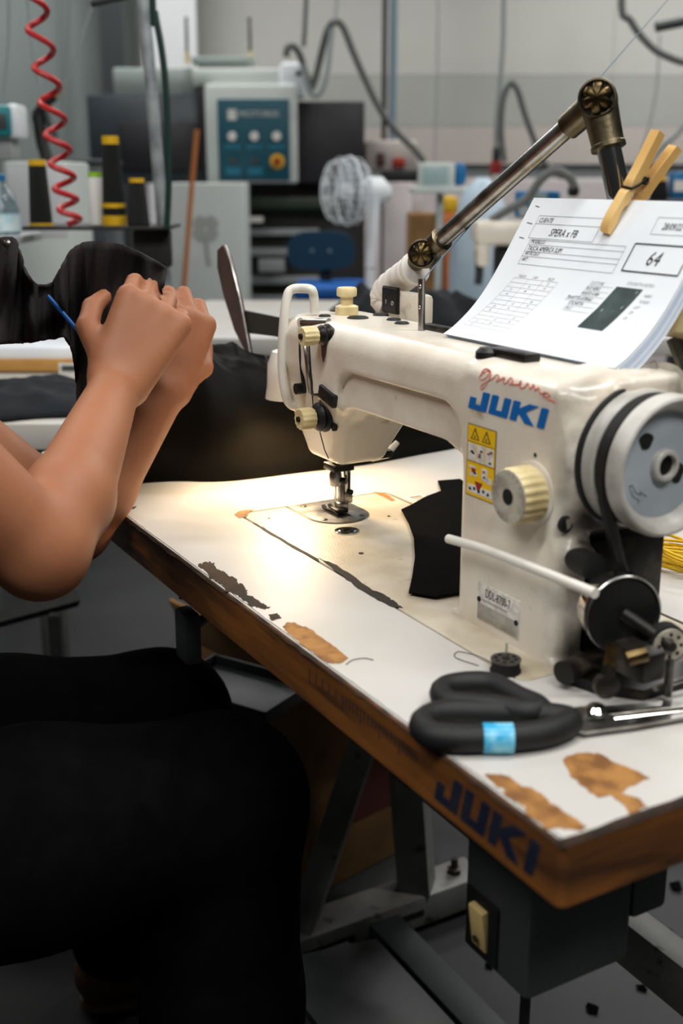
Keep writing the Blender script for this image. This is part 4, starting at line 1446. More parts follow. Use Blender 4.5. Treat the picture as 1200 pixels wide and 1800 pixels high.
def knuckle(c, da, db, name, R):
    MB().lathe([(R * 0.8, -0.012), (R, -0.010), (R, 0.0145), (R * 0.97, 0.0165), (R * 0.88, 0.0168), (R * 0.86, 0.0135), (R * 0.2, 0.0135)], face, L_(c), 36).build(name, bronze, ja)
    kn = MB()
    # star shaped grip knob
    m = 48
    prof = [(1.0, 0.0132), (1.0, 0.0165), (0.86, 0.0195), (0.5, 0.0225), (0.0, 0.0232)]
    e1 = Vector(unit(np.cross(face, [0, 0, 1])))
    e2 = Vector(np.cross(face, e1))
    v, f = [], []
    for r_, h_ in prof:
        for i in range(m):
            t = 2 * PI * i / m
            rr = R * 0.82 * r_ * (1 - 0.26 * r_ * max(0, math.cos(6 * t)) ** 2)
            v.append(L_(c) + Vector(face) * h_ + e1 * math.cos(t) * rr + e2 * math.sin(t) * rr)
    for j in range(len(prof) - 1):
        for i in range(m):
            f.append((j * m + i, j * m + (i + 1) % m, (j + 1) * m + (i + 1) % m, (j + 1) * m + i))
    kn.add(v, f).build(name + '_knob', brass, ja)
    MB().lathe([(R * 0.85, 0.0136), (R * 0.85, 0.0140)], face, L_(c), 32).build(name + '_dish', steel, ja)


knuckle(J1, None, d12, 'lower_joint', 0.0142)
knuckle(J2, d12, d23, 'upper_joint', 0.0155)
MB().lathe([(0.0100, 0.004), (0.0108, 0.014), (0.0110, 0.024), (0.0118, 0.0245), (0.0118, 0.0275), (0.0100, 0.028)], d12, L_(J1), 28).build('lower_socket', bronze, ja)
MB().lathe([(0.0122, 0.006), (0.0116, 0.016), (0.0112, 0.036), (0.0100, 0.0365)], -d12, L_(J2), 28).build('upper_socket', bronze, ja)
MB().lathe([(0.0150, 0.004), (0.0140, 0.018), (0.0132, 0.036), (0.0142, 0.037), (0.0142, 0.040), (0.0115, 0.0405)], d23, L_(J2), 28).build('end_socket', bronze, ja)
J0b = ony(690, 552, 0.158)
MB().tube([L_(J1 - np.array([0.004, 0, 0.006])), L_(ony(728, 462, 0.158)), L_(ony(715, 478, 0.158))], 0.0085, 16).build('neck', bronze, ja)
tp = [ony(731, 471, 0.158), ony(718, 480, 0.158), ony(700, 493, 0.158), ony(684, 506, 0.158), ony(676, 518, 0.158), ony(677, 532, 0.158), ony(684, 542, 0.158)]
tpl = spline([L_(q_) for q_ in tp], 5)
MB().tube(tpl, [0.0150 + 0.0006 * math.sin(i * 1.9) + (0.001 if i < 3 else 0) - (0.004 * max(0, i - 24) / 6) for i in range(len(tpl))], 20).build('tape_wrap', tape_m, ja)
MB().cyl(L_(ony(686, 540, 0.158)), L_((J0b[0], 0.158, 0.196)), 0.0075).build('pin', brass, ja)
q0 = ony(701, 552, 0.148)
MB().span(L_((q0[0] - 0.012, 0.140, 0.200)), L_((q0[0] + 0.052, 0.156, 0.231)), 0.005).build('switch_housing', paint, ja)
swf = MB().span(L_((q0[0] - 0.016, 0.1375, 0.2085)), L_((q0[0] + 0.014, 0.1405, 0.2355)), 0.0025).build('switch_bezel', grease, ja)
MB().span(L_((q0[0] - 0.0145, 0.1362, 0.210)), L_((q0[0] + 0.0120, 0.1385, 0.234)), 0.001).build('switch_rocker', black, swf)
MB().tube([L_((q0[0] + 0.006 + 0.0018 * math.cos(t), 0.1360, 0.2195 + 0.0018 * math.sin(t))) for t in np.linspace(0, 2 * PI, 16, endpoint=False)], 0.0003, 4, closed=True).build('off_mark', white_st, swf)
MB().tube([L_((q0[0] - 0.006, 0.1360, 0.218)), L_((q0[0] - 0.006, 0.1360, 0.222))], 0.0003, 4).build('on_mark', white_st, swf)

# thread from the overhead stand to the thread post
th = MB()
pA = np.array([0.2035, 0.089, 0.2525])
pB = ony(775, 462, 0.16)
pC = ony(1180, -8, 0.42)
pC = CAM + ray(1180, -8) * 1.5 - np.array([0, 0, T])
th.tube([Vector(pA - pA), Vector(pC - pA), Vector(pC - pA) * ((3.19 - T - pA[2]) / (pC[2] - pA[2]))], 0.0006, 5)
to = th.build('overhead_thread', blue_line)
to.location = pA + np.array([0, 0, T])
tag(to, 'thin grey-blue sewing thread running up from the thread post past the jointed arm', 'thread')

# ================================================================== things lying on the table
# black fabric piece under the arm
pc = [(705, 901), (722, 893), (748, 878), (775, 868), (769, 850), (808, 847), (900, 905), (905, 1010), (812, 1048), (765, 1056), (718, 1048), (724, 1020), (729, 985), (727, 950), (718, 925)]
bp = [onz(x, y, 0.0) for x, y in pc]
c0 = np.mean(bp, 0)
fp = MB()
fp.prism([(p[0] - c0[0], p[1] - c0[1]) for p in bp], lambda a, b, h: (a, b, h), 0.0024, 0.0038)
fo = fp.build('fabric_piece', cloth_black, smooth=False)
fo.location = (c0[0], c0[1], T)
tag(fo, 'cut black fabric piece lying on the machine bed under the arm', 'fabric')

# bobbin with pin
bq = onz(888, 1180, 0.0)
bb = empty('bobbin', (bq[0], bq[1], T), 0, 'black threaded metal bobbin with a pin standing beside the machine column', 'bobbin', None)
MB().lathe([(0.0108, 0.0), (0.0112, 0.0004), (0.0112, 0.0016), (0.0102, 0.002), (0.0102, 0.0088)], (0, 0, 1), n=36).build('thread_winding', cone_thread, bb)
MB().lathe([(0.0110, 0.0088), (0.0110, 0.0100), (0.003, 0.0100)], (0, 0, 1), n=36).build('flange', steel_dull, bb)
for k in range(8):
    a = 2 * PI * k / 8
    MB().lathe([(0.0016, 0.0099), (0.0016, 0.0103)], (0, 0, 1), (0.0072 * math.cos(a), 0.0072 * math.sin(a), 0), 12).build('flange_hole', blackm, bb)
MB().lathe([(0.0032, 0.0099), (0.0032, 0.0103)], (0, 0, 1), n=14).build('centre_hole', blackm, bb)
MB().cyl((0, 0, 0.004), (0.0, 0, 0.0215), 0.0009, n=8).build('pin', steel, bb)
tl = [(-0.011, 0.0, 0.0008), (-0.03, -0.002, 0.0008), (-0.044, -0.010, 0.0008), (-0.036, -0.018, 0.0008), (-0.016, -0.012, 0.0008)]
MB().tube(spline(tl, 6), 0.0003, 5).build('loose_thread', dark_thread, bb)

lt = MB().tube(spline([onz(x, y, 0.0004) - onz(630, 1162, 0) for x, y in ((608, 1168), (620, 1160), (640, 1157), (656, 1160))], 6), 0.00035, 5).build('loose_thread', dark_thread)
q = onz(630, 1162, 0)
lt.location = (q[0], q[1], T)
tag(lt, 'short dark loose thread lying on the table beside the worn patch', 'thread')

# scissors
so = onz(900, 1275, 0.0)
sc = empty('fabric_scissors', (so[0], so[1], T), 0, 'long steel fabric scissors with black handles on the table corner', 'scissors')


def sz(x, y, z):
    p_ = onz(x, y, z)
    return Vector((p_[0] - so[0], p_[1] - so[1], z))


lower = [(742, 1277), (752, 1262), (790, 1252), (850, 1252), (910, 1254), (960, 1258), (1000, 1266), (985, 1279), (950, 1290), (900, 1296), (850, 1298), (800, 1298), (758, 1292)]
MB().tube(spline([sz(x, y, 0.0095) for x, y in lower], 5, True), 0.0088, 12, closed=True).build('handle', handle_m, sc)
upper = [(775, 1218), (788, 1206), (830, 1200), (868, 1204), (910, 1226), (948, 1244), (925, 1252), (880, 1244), (830, 1240), (786, 1234)]
MB().tube(spline([sz(x, y, 0.012) for x, y in upper], 5, True), 0.0080, 12, closed=True).build('handle', handle_m, sc)
MB().tube([sz(940, 1247, 0.011), sz(975, 1262, 0.009), sz(1012, 1268, 0.007)], [0.009, 0.009, 0.006], 12, flat=0.8).build('handle_shank', handle_m, sc)
bl1 = [(1000, 1258), (1012, 1252), (1060, 1250), (1130, 1243), (1210, 1236), (1300, 1226), (1380, 1214), (1300, 1240), (1210, 1256), (1120, 1272), (1030, 1284), (1005, 1279)]
MB().prism([tuple((onz(x, y, 0.006) - so)[:2]) for x, y in bl1], lambda a, b, h: (a, b, h), 0.003, 0.0052).build('blade', steel, sc, smooth=False)
bl2 = [(985, 1250), (1020, 1246), (1090, 1243), (1200, 1233), (1300, 1222), (1378, 1214), (1300, 1234), (1200, 1245), (1090, 1258), (1010, 1266)]
MB().prism([tuple((onz(x, y, 0.006) - so)[:2]) for x, y in bl2], lambda a, b, h: (a, b, h), 0.0054, 0.0078).build('blade', steel, sc, smooth=False)
MB().tube([sz(1080, 1264, 0.0056), sz(1200, 1250, 0.0056), sz(1330, 1228, 0.0056)], 0.0007, 6).build('ground_edge', chrome, sc)
pv = sz(1047, 1254, 0.0078)
MB().lathe([(0.0074, 0), (0.0074, 0.003), (0.0052, 0.0056), (0.0015, 0.0065)], (0, 0, 1), pv, 24).build('pivot_screw', chrome, sc)
# blue tape round the front of the lower handle
tp_ = [sz(x, 1297.5, 0.0095) for x in (848, 874, 901)]
MB().tube(tp_, 0.0094, 16, caps=False).build('blue_tape', scr_blue, sc)

# bobbin winder beside the handwheel
wo = np.array([0.535, 0.062, 0.0])
wn = empty('bobbin_winder', (wo[0], wo[1], T), 0, 'greasy black bobbin winder screwed to the table below the handwheel', 'bobbin winder')


def wp_(p_):
    return Vector(np.array(p_) - wo)


MB().prism([tuple((onz(x, y, 0) - wo)[:2]) for x, y in ((978, 1196), (1000, 1168), (1130, 1140), (1290, 1150), (1290, 1185), (1130, 1232), (1050, 1222))], lambda a, b, h: (a, b, h), 0.0, 0.008).build('base_plate', grease, wn,
                                                                                                                                                                                                   smooth=False)
MB().cyl(wp_(onz(990, 1183, 0.014)), wp_(onz(1025, 1166, 0.014)), 0.0085).build('pivot_boss', grease, wn)
dc = onx(1093, 1078, 0.520)
dax = unit([0.93, -0.30, 0.0])
MB().lathe([(0.020, -0.004), (0.0268, -0.002), (0.0276, 0.0), (0.0276, 0.002), (0.0260, 0.0028), (0.0245, 0.0012), (0.010, 0.0008), (0.0, 0.0008)], dax, wp_(dc), 48).build('friction_disc', black, wn)
MB().lathe([(0.0255, -0.016), (0.0262, -0.014), (0.0262, -0.004), (0.024, -0.003)], dax, wp_(dc), 40).build('drive_pulley', chrome, wn)
MB().tube([wp_(dc + dax * 0.0025 + 0.0272 * (math.cos(t) * np.array([0.30, 0.93, 0]) + math.sin(t) * np.array([0, 0, 1]))) for t in np.linspace(0, 2 * PI, 40, endpoint=False)], 0.0007, 5, closed=True).build(
    'disc_rim', steel, wn)
sp_c = onx(1176, 1134, 0.545)
MB().cyl(wp_(dc), wp_(sp_c), 0.005).build('spindle', grease, wn)
bob = MB().lathe([(0.0135, -0.010), (0.0135, 0.0)], dax, wp_(sp_c), 36).build('wound_bobbin', cone_thread, wn)
MB().lathe([(0.0118, 0.0), (0.0118, 0.0012), (0.003, 0.0012)], dax, wp_(sp_c), 36).build('bobbin_flange', dial_face, bob)
pb = unit(np.cross(dax, [0, 0, 1]))
for k in range(8):
    a = 2 * PI * k / 8
    c = sp_c + dax * 0.0011 + 0.0080 * (math.cos(a) * pb + math.sin(a) * np.array([0, 0, 1]))
    MB().lathe([(0.0014, 0), (0.0014, 0.0004)], dax, wp_(c), 12).build('flange_hole', blackm, bob)
MB().lathe([(0.0036, 0), (0.0036, 0.003)], dax, wp_(sp_c + dax * 0.001), 18).build('spindle_end', grease, bob)
l0, l1 = onx(1076, 1130, 0.553), onx(1064, 1215, 0.553)
MB().tube([wp_(l0), wp_(l0 * 0.55 + l1 * 0.45)], 0.0052, 4).build('lever_grip', brass, wn)
MB().tube([wp_(l0 * 0.6 + l1 * 0.4), wp_(l1)], 0.0045, 6).build('lever', grease, wn)
MB().lathe([(0.0075, -0.004), (0.0085, 0), (0.0085, 0.003), (0.004, 0.005)], dax, wp_(l1 + np.array([0, 0, 0.004])), 20).build('lever_pivot', grease, wn)
q = onx(1120, 1160, 0.545)
MB().box(wp_(q), (0.016, 0.010, 0.010), 0.002).build('frame_block', grease, wn)
q2 = onx(1110, 1160, 0.57)
MB().cyl(wp_(onx(1100, 1158, 0.555)), wp_(onx(1135, 1148, 0.56)), 0.0055).build('spring_barrel', brass, wn)
MB().tube([wp_(onz(1150, 1210, 0.012)), wp_(onz(1195, 1196, 0.012)), wp_(onz(1260, 1180, 0.012))], 0.002, 8).build('stop_rod', steel, wn)
MB().tube([wp_(onx(1178, 1160, 0.552)), wp_((onx(1178, 1160, 0.552)[0], onx(1178, 1160, 0.552)[1], 0.006))], 0.003, 8).build('wire_post', steel_dull, wn)

# yellow cord bundle behind the winder
yq = onz(1185, 1005, 0.0)
yc = MB()
random.seed(5)
for k in range(9):
    a = random.uniform(0, 2 * PI)
    pts = []
    for i in range(18):
        t = 2 * PI * i / 18
        pts.append((0.030 * math.cos(t) * (0.8 + 0.04 * k) + 0.012 * math.cos(a), 0.020 * math.sin(t) * (0.8 + 0.03 * k) + 0.006 * math.sin(a), 0.0026 + 0.0022 * k + 0.0015 * math.sin(2 * t + a)))
    yc.tube(pts, 0.0016, 6, closed=True)
yo = yc.build('yellow_cord', yellow_wire)
yo.location = (yq[0] - 0.01, yq[1] + 0.012, T)
tag(yo, 'coiled bundle of thin yellow cord lying behind the winder', 'cord')


# ================================================================== fabric heaps
def heap(name, m, c, rx, ry, h, seed, label, cat, nu=70, nv=70, rz=0.0, ridge=0.022, fr=7.0, hang=None, flat=0.5, zb=0.0, taper=None):
    """a crumpled heap of cloth: height field with folds over an oval plan"""
    rnd = np.random.RandomState(seed)
    ph = rnd.uniform(0, 6.28, 8)
    dr = rnd.uniform(0, 6.28, 8)
    P = []
    for i in range(nu):
        row = []
        for j in range(nv):
            r = i / (nu - 1)
            a = 2 * PI * j / (nv - 1)
            rad = r * (1 + 0.07 * math.sin(3 * a + ph[0]) + 0.05 * math.sin(5 * a + ph[1]) + 0.03 * math.sin(9 * a + ph[2]))
            x, y = rx * rad * math.cos(a), ry * rad * math.sin(a)
            base = h * (1 - r ** 2.6) ** flat if r < 1 else 0
            f = 0
            for k in range(5):
                w = fr * (1 + 0.6 * k)
                s = math.sin(w * (x * math.cos(dr[k]) + y * math.sin(dr[k])) * 3 + ph[k] + 2.0 * math.sin(4 * (x - y) + ph[k + 1]))
                f += ridge / (1 + 0.7 * k) * (1 - abs(s)) * (0.35 + 0.65 * (1 - r))
            z = base + f * (1 - r ** 6) * 1.0
            if taper:
                z *= taper(x, y)
            row.append((x, y, z + 0.0015 + zb * 0))
        P.append(row)
    o = MB().grid(P).build(name, m, smooth=True, angle=180)
    o.location = c
    o.rotation_euler = (0, 0, rz)
    solid(o, 0.002, -1)
    tag(o, label, cat)
    return o


# long heap of black lining on the left part of the table
heap('black_garment', cloth_sheen, (-0.222, 0.17, T), 0.108, 0.265, 0.150, 4, 'heap of shiny black garments piled on the left part of the sewing table', 'garments', 80, 110, 0.0, 0.020, 10.0, flat=0.36, taper=lambda x, y: 1.0 - 0.40 * min(max((y + 0.14) / 0.16, 0), 1))

# ================================================================== the operator
pe = empty('person', (0.03, -0.5, 0), 0, 'person in black clothes seated at the machine, bare arms raised holding a dark garment', 'person')
po = np.array([0.03, -0.5, 0])


def sub(p_):
    return np.array(p_, float) - po


SHR, SHL = np.array([0.20, -0.46, 1.03]), np.array([-0.15, -0.46, 1.03])
ELR = atd(70, 968, 0.88)
WRR = atd(203, 680, 1.05)
WRL = atd(288, 690, 1.17)
ELL = atd(130, 925, 1.17)
NECK = np.array([0.03, -0.42, 1.10])
HEAD = np.array([0.045, -0.345, 1.225])
CH = np.array([0.03, -0.46, 0.93])
BEL = np.array([0.03, -0.50, 0.68])
PEL = np.array([0.03, -0.53, 0.53])


def torso(S, g):
    S.ell(sub(CH), (0.155 + g, 0.10 + g, 0.17 + g), 0.03)
    S.ell(sub(BEL), (0.135 + g, 0.095 + g, 0.17 + g), 0.05)
    S.ell(sub(PEL), (0.165 + g, 0.12 + g, 0.12 + g), 0.05)
    S.cone(sub(SHL + [0.03, 0, 0.0]), sub(SHR - [0.03, 0, 0.0]), 0.052 + g, 0.052 + g, 0.04)


H = 0.0036
B = Sdf((-0.42, -0.22, 0.42), (0.42, 0.56, 1.40), H)
torso(B, 0)
B.cone(sub(NECK - [0, 0.02, 0.05]), sub(HEAD - [0, 0.02, 0.05]), 0.055, 0.05, 0.03)
# head
B.ell(sub(HEAD + [0, -0.01, 0.02]), (0.073, 0.090, 0.098), 0.02)
B.ell(sub(HEAD + [0, 0.035, -0.050]), (0.050, 0.050, 0.062), 0.03)
B.cone(sub(HEAD + [0, 0.078, 0.015]), sub(HEAD + [0, 0.100, -0.022]), 0.009, 0.012, 0.012)
for s_ in (-1, 1):
    B.ell(sub(HEAD + [s_ * 0.030, 0.080, 0.012]), (0.015, 0.012, 0.010), 0.004, sub=True)
    B.ell(sub(HEAD + [s_ * 0.030, 0.072, 0.012]), (0.012, 0.012, 0.010), 0.004)
    B.ell(sub(HEAD + [s_ * 0.074, -0.01, 0.0]), (0.010, 0.020, 0.030), 0.006)
B.ell(sub(HEAD + [0, 0.080, -0.055]), (0.024, 0.010, 0.007), 0.006)


def limb(S, pts, rad, k=0.02, g=0.0):
    for i in range(len(pts) - 1):
        S.cone(sub(pts[i]), sub(pts[i + 1]), rad[i] + g, rad[i + 1] + g, k)


limb(B, [SHR, SHR * 0.5 + ELR * 0.5 + [0, 0, 0.004], ELR], [0.050, 0.044, 0.036], 0.02)
limb(B, [ELR, ELR * 0.72 + WRR * 0.28 + [0.002, 0.003, 0], WRR], [0.037, 0.036, 0.0225], 0.012)
limb(B, [SHL, SHL * 0.5 + ELL * 0.5, ELL], [0.050, 0.044, 0.036], 0.02)
limb(B, [ELL, ELL * 0.72 + WRL * 0.28, WRL], [0.037, 0.036, 0.0225], 0.012)


def hand(S, w, d, n, right, curl):
    """w wrist, d along the hand, n palm normal (towards which the fingers bend)"""
    d, n = unit(d), np.array(n, float)
    n = unit(n - d * (d @ n))
    s = np.cross(d, n) * (1 if right else -1)       # towards the thumb
    pc_ = w + d * 0.045
    for k in range(4):
        y = (0.027 - 0.018 * k)
        S.cone(sub(w + s * y * 0.55 + d * 0.006), sub(w + s * y + d * 0.082), 0.0150, 0.0118, 0.010)
    for k, (L, r0) in enumerate(((0.040, 0.0092), (0.045, 0.0094), (0.042, 0.0090), (0.033, 0.0080))):
        y = 0.027 - 0.018 * k
        a = w + s * y + d * (0.084 - 0.004 * abs(k - 1))
        ang = 0.0
        for j, (fr_, cv) in enumerate(((1.0, curl), (0.66, curl * 1.15), (0.52, curl * 0.8))):
            ang += cv
            b = a + (d * math.cos(ang) + n * math.sin(ang)) * L * fr_
            S.cone(sub(a), sub(b), r0 * (1 - 0.08 * j), r0 * (1 - 0.08 * (j + 1)), 0.0025)
            a = b
    t0_ = w + s * 0.020 + d * 0.022 + n * 0.006
    t1 = t0_ + unit(s * 0.75 + d * 0.62 + n * 0.5) * 0.038
    t2 = t1 + unit(s * 0.15 + d * 0.8 + n * 0.6) * 0.030
    t3 = t2 + unit(-s * 0.2 + d * 0.75 + n * 0.6) * 0.024
    S.cone(sub(t0_), sub(t1), 0.0150, 0.0115, 0.010)
    S.cone(sub(t1), sub(t2), 0.0110, 0.0098, 0.003)
    S.cone(sub(t2), sub(t3), 0.0098, 0.0080, 0.003)


camr, camu, camf = _r, _u, _f
hand(B, WRR, camu * 0.88 + camr * 0.40 + camf * 0.20, -camr * 0.30 + camf * 0.92, True, 0.85)
hand(B, WRL, camu * 0.95 + camr * 0.22 + camf * 0.1, -camr * 0.55 + camf * 0.80, False, 0.85)
B.mesh('body', skin, pe)

G = Sdf((-0.26, -0.22, 0.42), (0.32, 0.20, 1.16), 0.006)
torso(G, 0.008)
for a_, b_ in ((SHR, ELR), (SHL, ELL)):
    G.cone(sub(a_), sub(a_ * 0.62 + b_ * 0.38), 0.060, 0.054, 0.02)
G.mesh('t_shirt', cloth_black, pe)
KR, KL = np.array([0.150, -0.095, 0.515]), np.array([-0.120, -0.055, 0.472])
AR, AL = np.array([0.185, -0.100, 0.09]), np.array([-0.250, -0.085, 0.10])
G = Sdf((-0.42, -0.20, 0.04), (0.34, 0.56, 0.72), 0.0065)
G.ell(sub(PEL), (0.185, 0.145, 0.125), 0.03)
limb(G, [PEL + [0.09, 0.03, -0.01], PEL * 0.4 + KR * 0.6 + [0.04, 0, 0.005], KR], [0.105, 0.094, 0.079], 0.03)
limb(G, [PEL + [-0.09, 0.03, -0.01], PEL * 0.4 + KL * 0.6 + [-0.03, 0, 0.005], KL], [0.105, 0.094, 0.079], 0.03)
limb(G, [KR, KR * 0.5 + AR * 0.5 + [0, -0.01, 0], AR], [0.079, 0.076, 0.066], 0.03)
limb(G, [KL, KL * 0.5 + AL * 0.5 + [0, -0.01, 0], AL], [0.079, 0.074, 0.062], 0.03)
G.mesh('trousers', cloth_black, pe)
for A_, yaw_ in ((AR, 0.0), (AL, 0.05)):
    G = Sdf(sub(A_) + [-0.09, -0.14, -0.095], sub(A_) + [0.09, 0.26, 0.07], 0.004)
    b0_ = sub((A_[0], A_[1], 0.0))
    G.cone(b0_ + [0, -0.02, 0.05], b0_ + [0, 0.10, 0.042], 0.042, 0.036, 0.0)
    G.cone(b0_ + [0, 0.09, 0.040], b0_ + [0, 0.165, 0.034], 0.038, 0.030, 0.02)
    G.cone(b0_ + [0, -0.01, 0.05], b0_ + [0, 0.0, 0.10], 0.04, 0.038, 0.02)
    G.box(b0_ + [-0.2, -0.2, -0.1], b0_ + [0.2, 0.4, 0.012], 0, 0, sub=True)
    sh = G.mesh('shoe', shoe_m, pe)
    MB().prism([(b0_[0] + 0.044 * math.cos(t) * (1 - 0.08 * math.sin(t)), b0_[1] + 0.072 + 0.130 * math.sin(t)) for t in np.linspace(0, 2 * PI, 28, endpoint=False)], lambda a, b, h: (a, b, h), 0.001, 0.018).build(
        'sole', sole_m, sh)
G = Sdf(sub(HEAD) + [-0.12, -0.17, -0.14], sub(HEAD) + [0.12, 0.12, 0.16], 0.004)
G.ell(sub(HEAD + [0, -0.020, 0.030]), (0.088, 0.100, 0.104), 0.0)
G.ell(sub(HEAD + [0, -0.055, -0.030]), (0.078, 0.066, 0.085), 0.03)
G.ell(sub(HEAD + [0, -0.095, 0.03]), (0.045, 0.045, 0.045), 0.02)
G.box(sub(HEAD) + [-0.2, 0.045, -0.3], sub(HEAD) + [0.2, 0.3, 0.055], 0.01, 0.02, sub=True)
G.mesh('hair', hairm, pe)

# stool under the operator
sl = empty('stool', (0.03, -0.55, 0), 0, 'black upholstered work stool under the seated person', 'stool')
MB().lathe([(0.15, 0.335), (0.175, 0.345), (0.18, 0.375), (0.165, 0.395), (0.0, 0.40)], n=40).build('seat', cloth_black, sl)
MB().cyl((0, 0, 0.08), (0, 0, 0.34), 0.022).build('column', darkframe, sl)
for k in range(5):
    a = 2 * PI * k / 5 + 0.9
    MB().tube([(0, 0, 0.09), (0.23 * math.cos(a), 0.23 * math.sin(a), 0.06)], [0.022, 0.014], 8).build('leg', darkframe, sl)
    MB().sphere((0.23 * math.cos(a), 0.23 * math.sin(a), 0.026), 0.026, 12, 8).build('caster', rubber, sl)

# garment held up between the hands, hanging to the left
top = [(-60, 432), (-10, 420), (22, 418), (34, 440), (46, 478), (66, 500), (92, 496), (112, 462), (134, 432), (170, 424), (215, 430), (262, 452), (292, 470)]
bot = [(-60, 610), (-10, 606), (22, 604), (44, 603), (66, 600), (92, 596), (116, 596), (132, 640), (140, 740), (160, 800), (196, 770), (240, 650), (276, 560)]
NR = 26
go_ = atd(140, 520, 1.12)
P = []
tt = spline([(a, b, 0) for a, b in top], 6)
bt = spline([(a, b, 0) for a, b in bot], 6)
for i in range(len(tt)):
    row = []
    for j in range(NR):
        t = j / (NR - 1)
        x, y = tt[i][0] * (1 - t) + bt[i][0] * t, tt[i][1] * (1 - t) + bt[i][1] * t
        D = 1.13 + 0.02 * math.sin(i * 0.42 + 1.3 * t) + 0.012 * math.sin(i * 0.9 + 5 * t) + 0.010 * math.sin(9 * t + i * 0.2) - 0.035 * max(0, (x - 200) / 90) * (1 - t)
        row.append(Vector(atd(x, y, D) - go_))
    P.append(row)
hg_ = MB().grid(P).build('held_garment', cloth_brown, angle=180)
hg_.location = go_
solid(hg_, 0.003)
tag(hg_, 'dark brown-black garment held up in the raised hands', 'garment')
bq_ = atd(12, 428, 1.105) - go_
MB().lathe([(0.004, 0), (0.004, 0.002), (0.002, 0.003)], -_f, bq_, 16).build('button', steel, hg_)
MB().tube(spline([atd(84, 520, 1.10) - go_, atd(112, 552, 1.10) - go_, atd(143, 588, 1.10) - go_], 5), 0.0022, 6).build('blue_trim', seat_blue, hg_)

# ================================================================== under and beside the table
q = onz(520, 1330, -0.60)
ct = empty('cardboard_box', (-0.50, 0.34, 0), 0.2, 'brown cardboard box on the floor under the sewing table', 'box')
MB().span((-0.16, -0.13, 0.0), (0.16, 0.13, 0.34), 0.004).build('carton_body', carton, ct)
MB().box((0.0, -0.14, 0.375), (0.16, 0.004, 0.05), 0.001, Matrix.Rotation(math.radians(25), 3, 'X')).build('flap', carton, ct)
MB().box((0.185, 0.0, 0.345), (0.05, 0.13, 0.003), 0.001, Matrix.Rotation(math.radians(18), 3, 'Y')).build('flap', carton, ct)
MB().span((0.1605, -0.06, 0.1), (0.161, 0.06, 0.22)).build('print_patch', mat('carton_print', (84, 40, 30), 0.8), ct)

kl = empty('knee_lifter', (-0.02, 0.0, T - 0.041), 0, 'dark grey knee lifter pad hanging below the table edge', 'knee lifter')
kq = onz(330, 1100, -0.13)
kx, ky = kq[0] + 0.02, kq[1]
MB().box((kx, ky, -0.10), (0.018, 0.010, 0.030), 0.006).build('pad', box_grey, kl)
MB().tube([(kx, ky + 0.01, -0.09), (kx, ky + 0.06, -0.06), (kx, ky + 0.06, 0.0)], 0.006, 8).build('rod', steel_dull, kl)
MB().sphere((kx - 0.004, ky - 0.004, -0.055), 0.004, 12, 8).build('bolt_head', chrome, kl)

tq = onz(430, 1218, -0.36)
ty = empty('parts_tray', (tq[0] - 0.02, tq[1], T - 0.37), 0.5, 'steel tray with thread reels on top of the cardboard box', 'tray')
MB().span((-0.09, -0.06, 0), (0.09, 0.06, 0.005), 0.002).build('tray_floor', box_grey, ty)
for a, b, c, d in ((-0.09, -0.06, 0.09, -0.057), (-0.09, 0.057, 0.09, 0.06), (-0.09, -0.06, -0.087, 0.06), (0.087, -0.06, 0.09, 0.06)):
    MB().span((a, b, 0), (c, d, 0.02), 0.001).build('tray_rim', box_grey, ty)

# floor scraps
random.seed(9)
spots = [(1122, 1690, 0.020), (1140, 1556, 0.026), (1185, 1560, 0.016), (700, 1782, 0.024), (1128, 1740, 0.010), (1040, 1776, 0.012), (760, 1560, 0.012), (860, 1700, 0.008), (1175, 1640, 0.008), (660, 1745, 0.010), (600, 1760, 0.007)]
names = ['black fabric scrap on the floor right of the switch box', 'black fabric scrap on the floor under the table corner', 'small black scrap on the floor at the right frame edge',
         'black fabric scrap beside the foot treadle', 'tiny black scrap below the larger scrap at right', 'small black scrap by the lower crossbar', 'dark scrap behind the foot rail bolt',
         'tiny dark scrap left of the power cable', 'tiny dark scrap near the right frame edge', 'small dark scrap above the treadle scrap', 'tiny dark scrap beside the treadle edge']
for (x, y, r), nm in zip(spots, names):
    p_ = onz(x, y, -T)
    nn = random.randint(5, 7)
    poly = [(r * random.uniform(0.5, 1.1) * math.cos(2 * PI * i / nn), r * random.uniform(0.4, 0.9) * math.sin(2 * PI * i / nn)) for i in range(nn)]
    mb = MB()
    mb.add([(a, b, 0.001 + random.uniform(0, 0.4) * r) for a, b in poly] + [(0, 0, 0.5 * r)], [(i, (i + 1) % nn, nn) for i in range(nn)])
    o = mb.build('fabric_scrap', cloth_black, smooth=False)
    solid(o, 0.0015)
    o.location = (p_[0], p_[1], 0.001)
    tag(o, nm, 'scrap', 'fabric scraps on the floor')
bh = [onz(x, y, -T) for x, y in ((40, 1690), (120, 1652), (200, 1615), (255, 1588), (300, 1590), (330, 1610))]
b0_ = bh[2]
ho = MB().tube(spline([Vector((p_[0] - b0_[0], p_[1] - b0_[1], 0.010)) for p_ in bh], 6), 0.009, 10).build('blue_hose', seat_blue)
ho.location = (b0_[0], b0_[1], 0)
tag(ho, 'blue air hose lying on the dark floor beside the shoe', 'hose')

mt = MB().span((-0.65, -0.75, 0), (0.42, 0.05, 0.006), 0.002).build('floor_shade_sheet', rubber)  # added dark sheet, stands in for the shade on the floor here
mt.location = (0.0, 0.0, 0.0)
tag(mt, 'dark sheet put on the floor for the shade under the operator', 'shade sheet')

# steel frame stool beyond the operator's lap
sf = empty('metal_trestle', onz(95, 1300, -T) * np.array([1, 1, 0]), 0.3, 'dark steel trestle standing behind the operator\'s lap', 'trestle')
so_ = onz(95, 1300, -T)


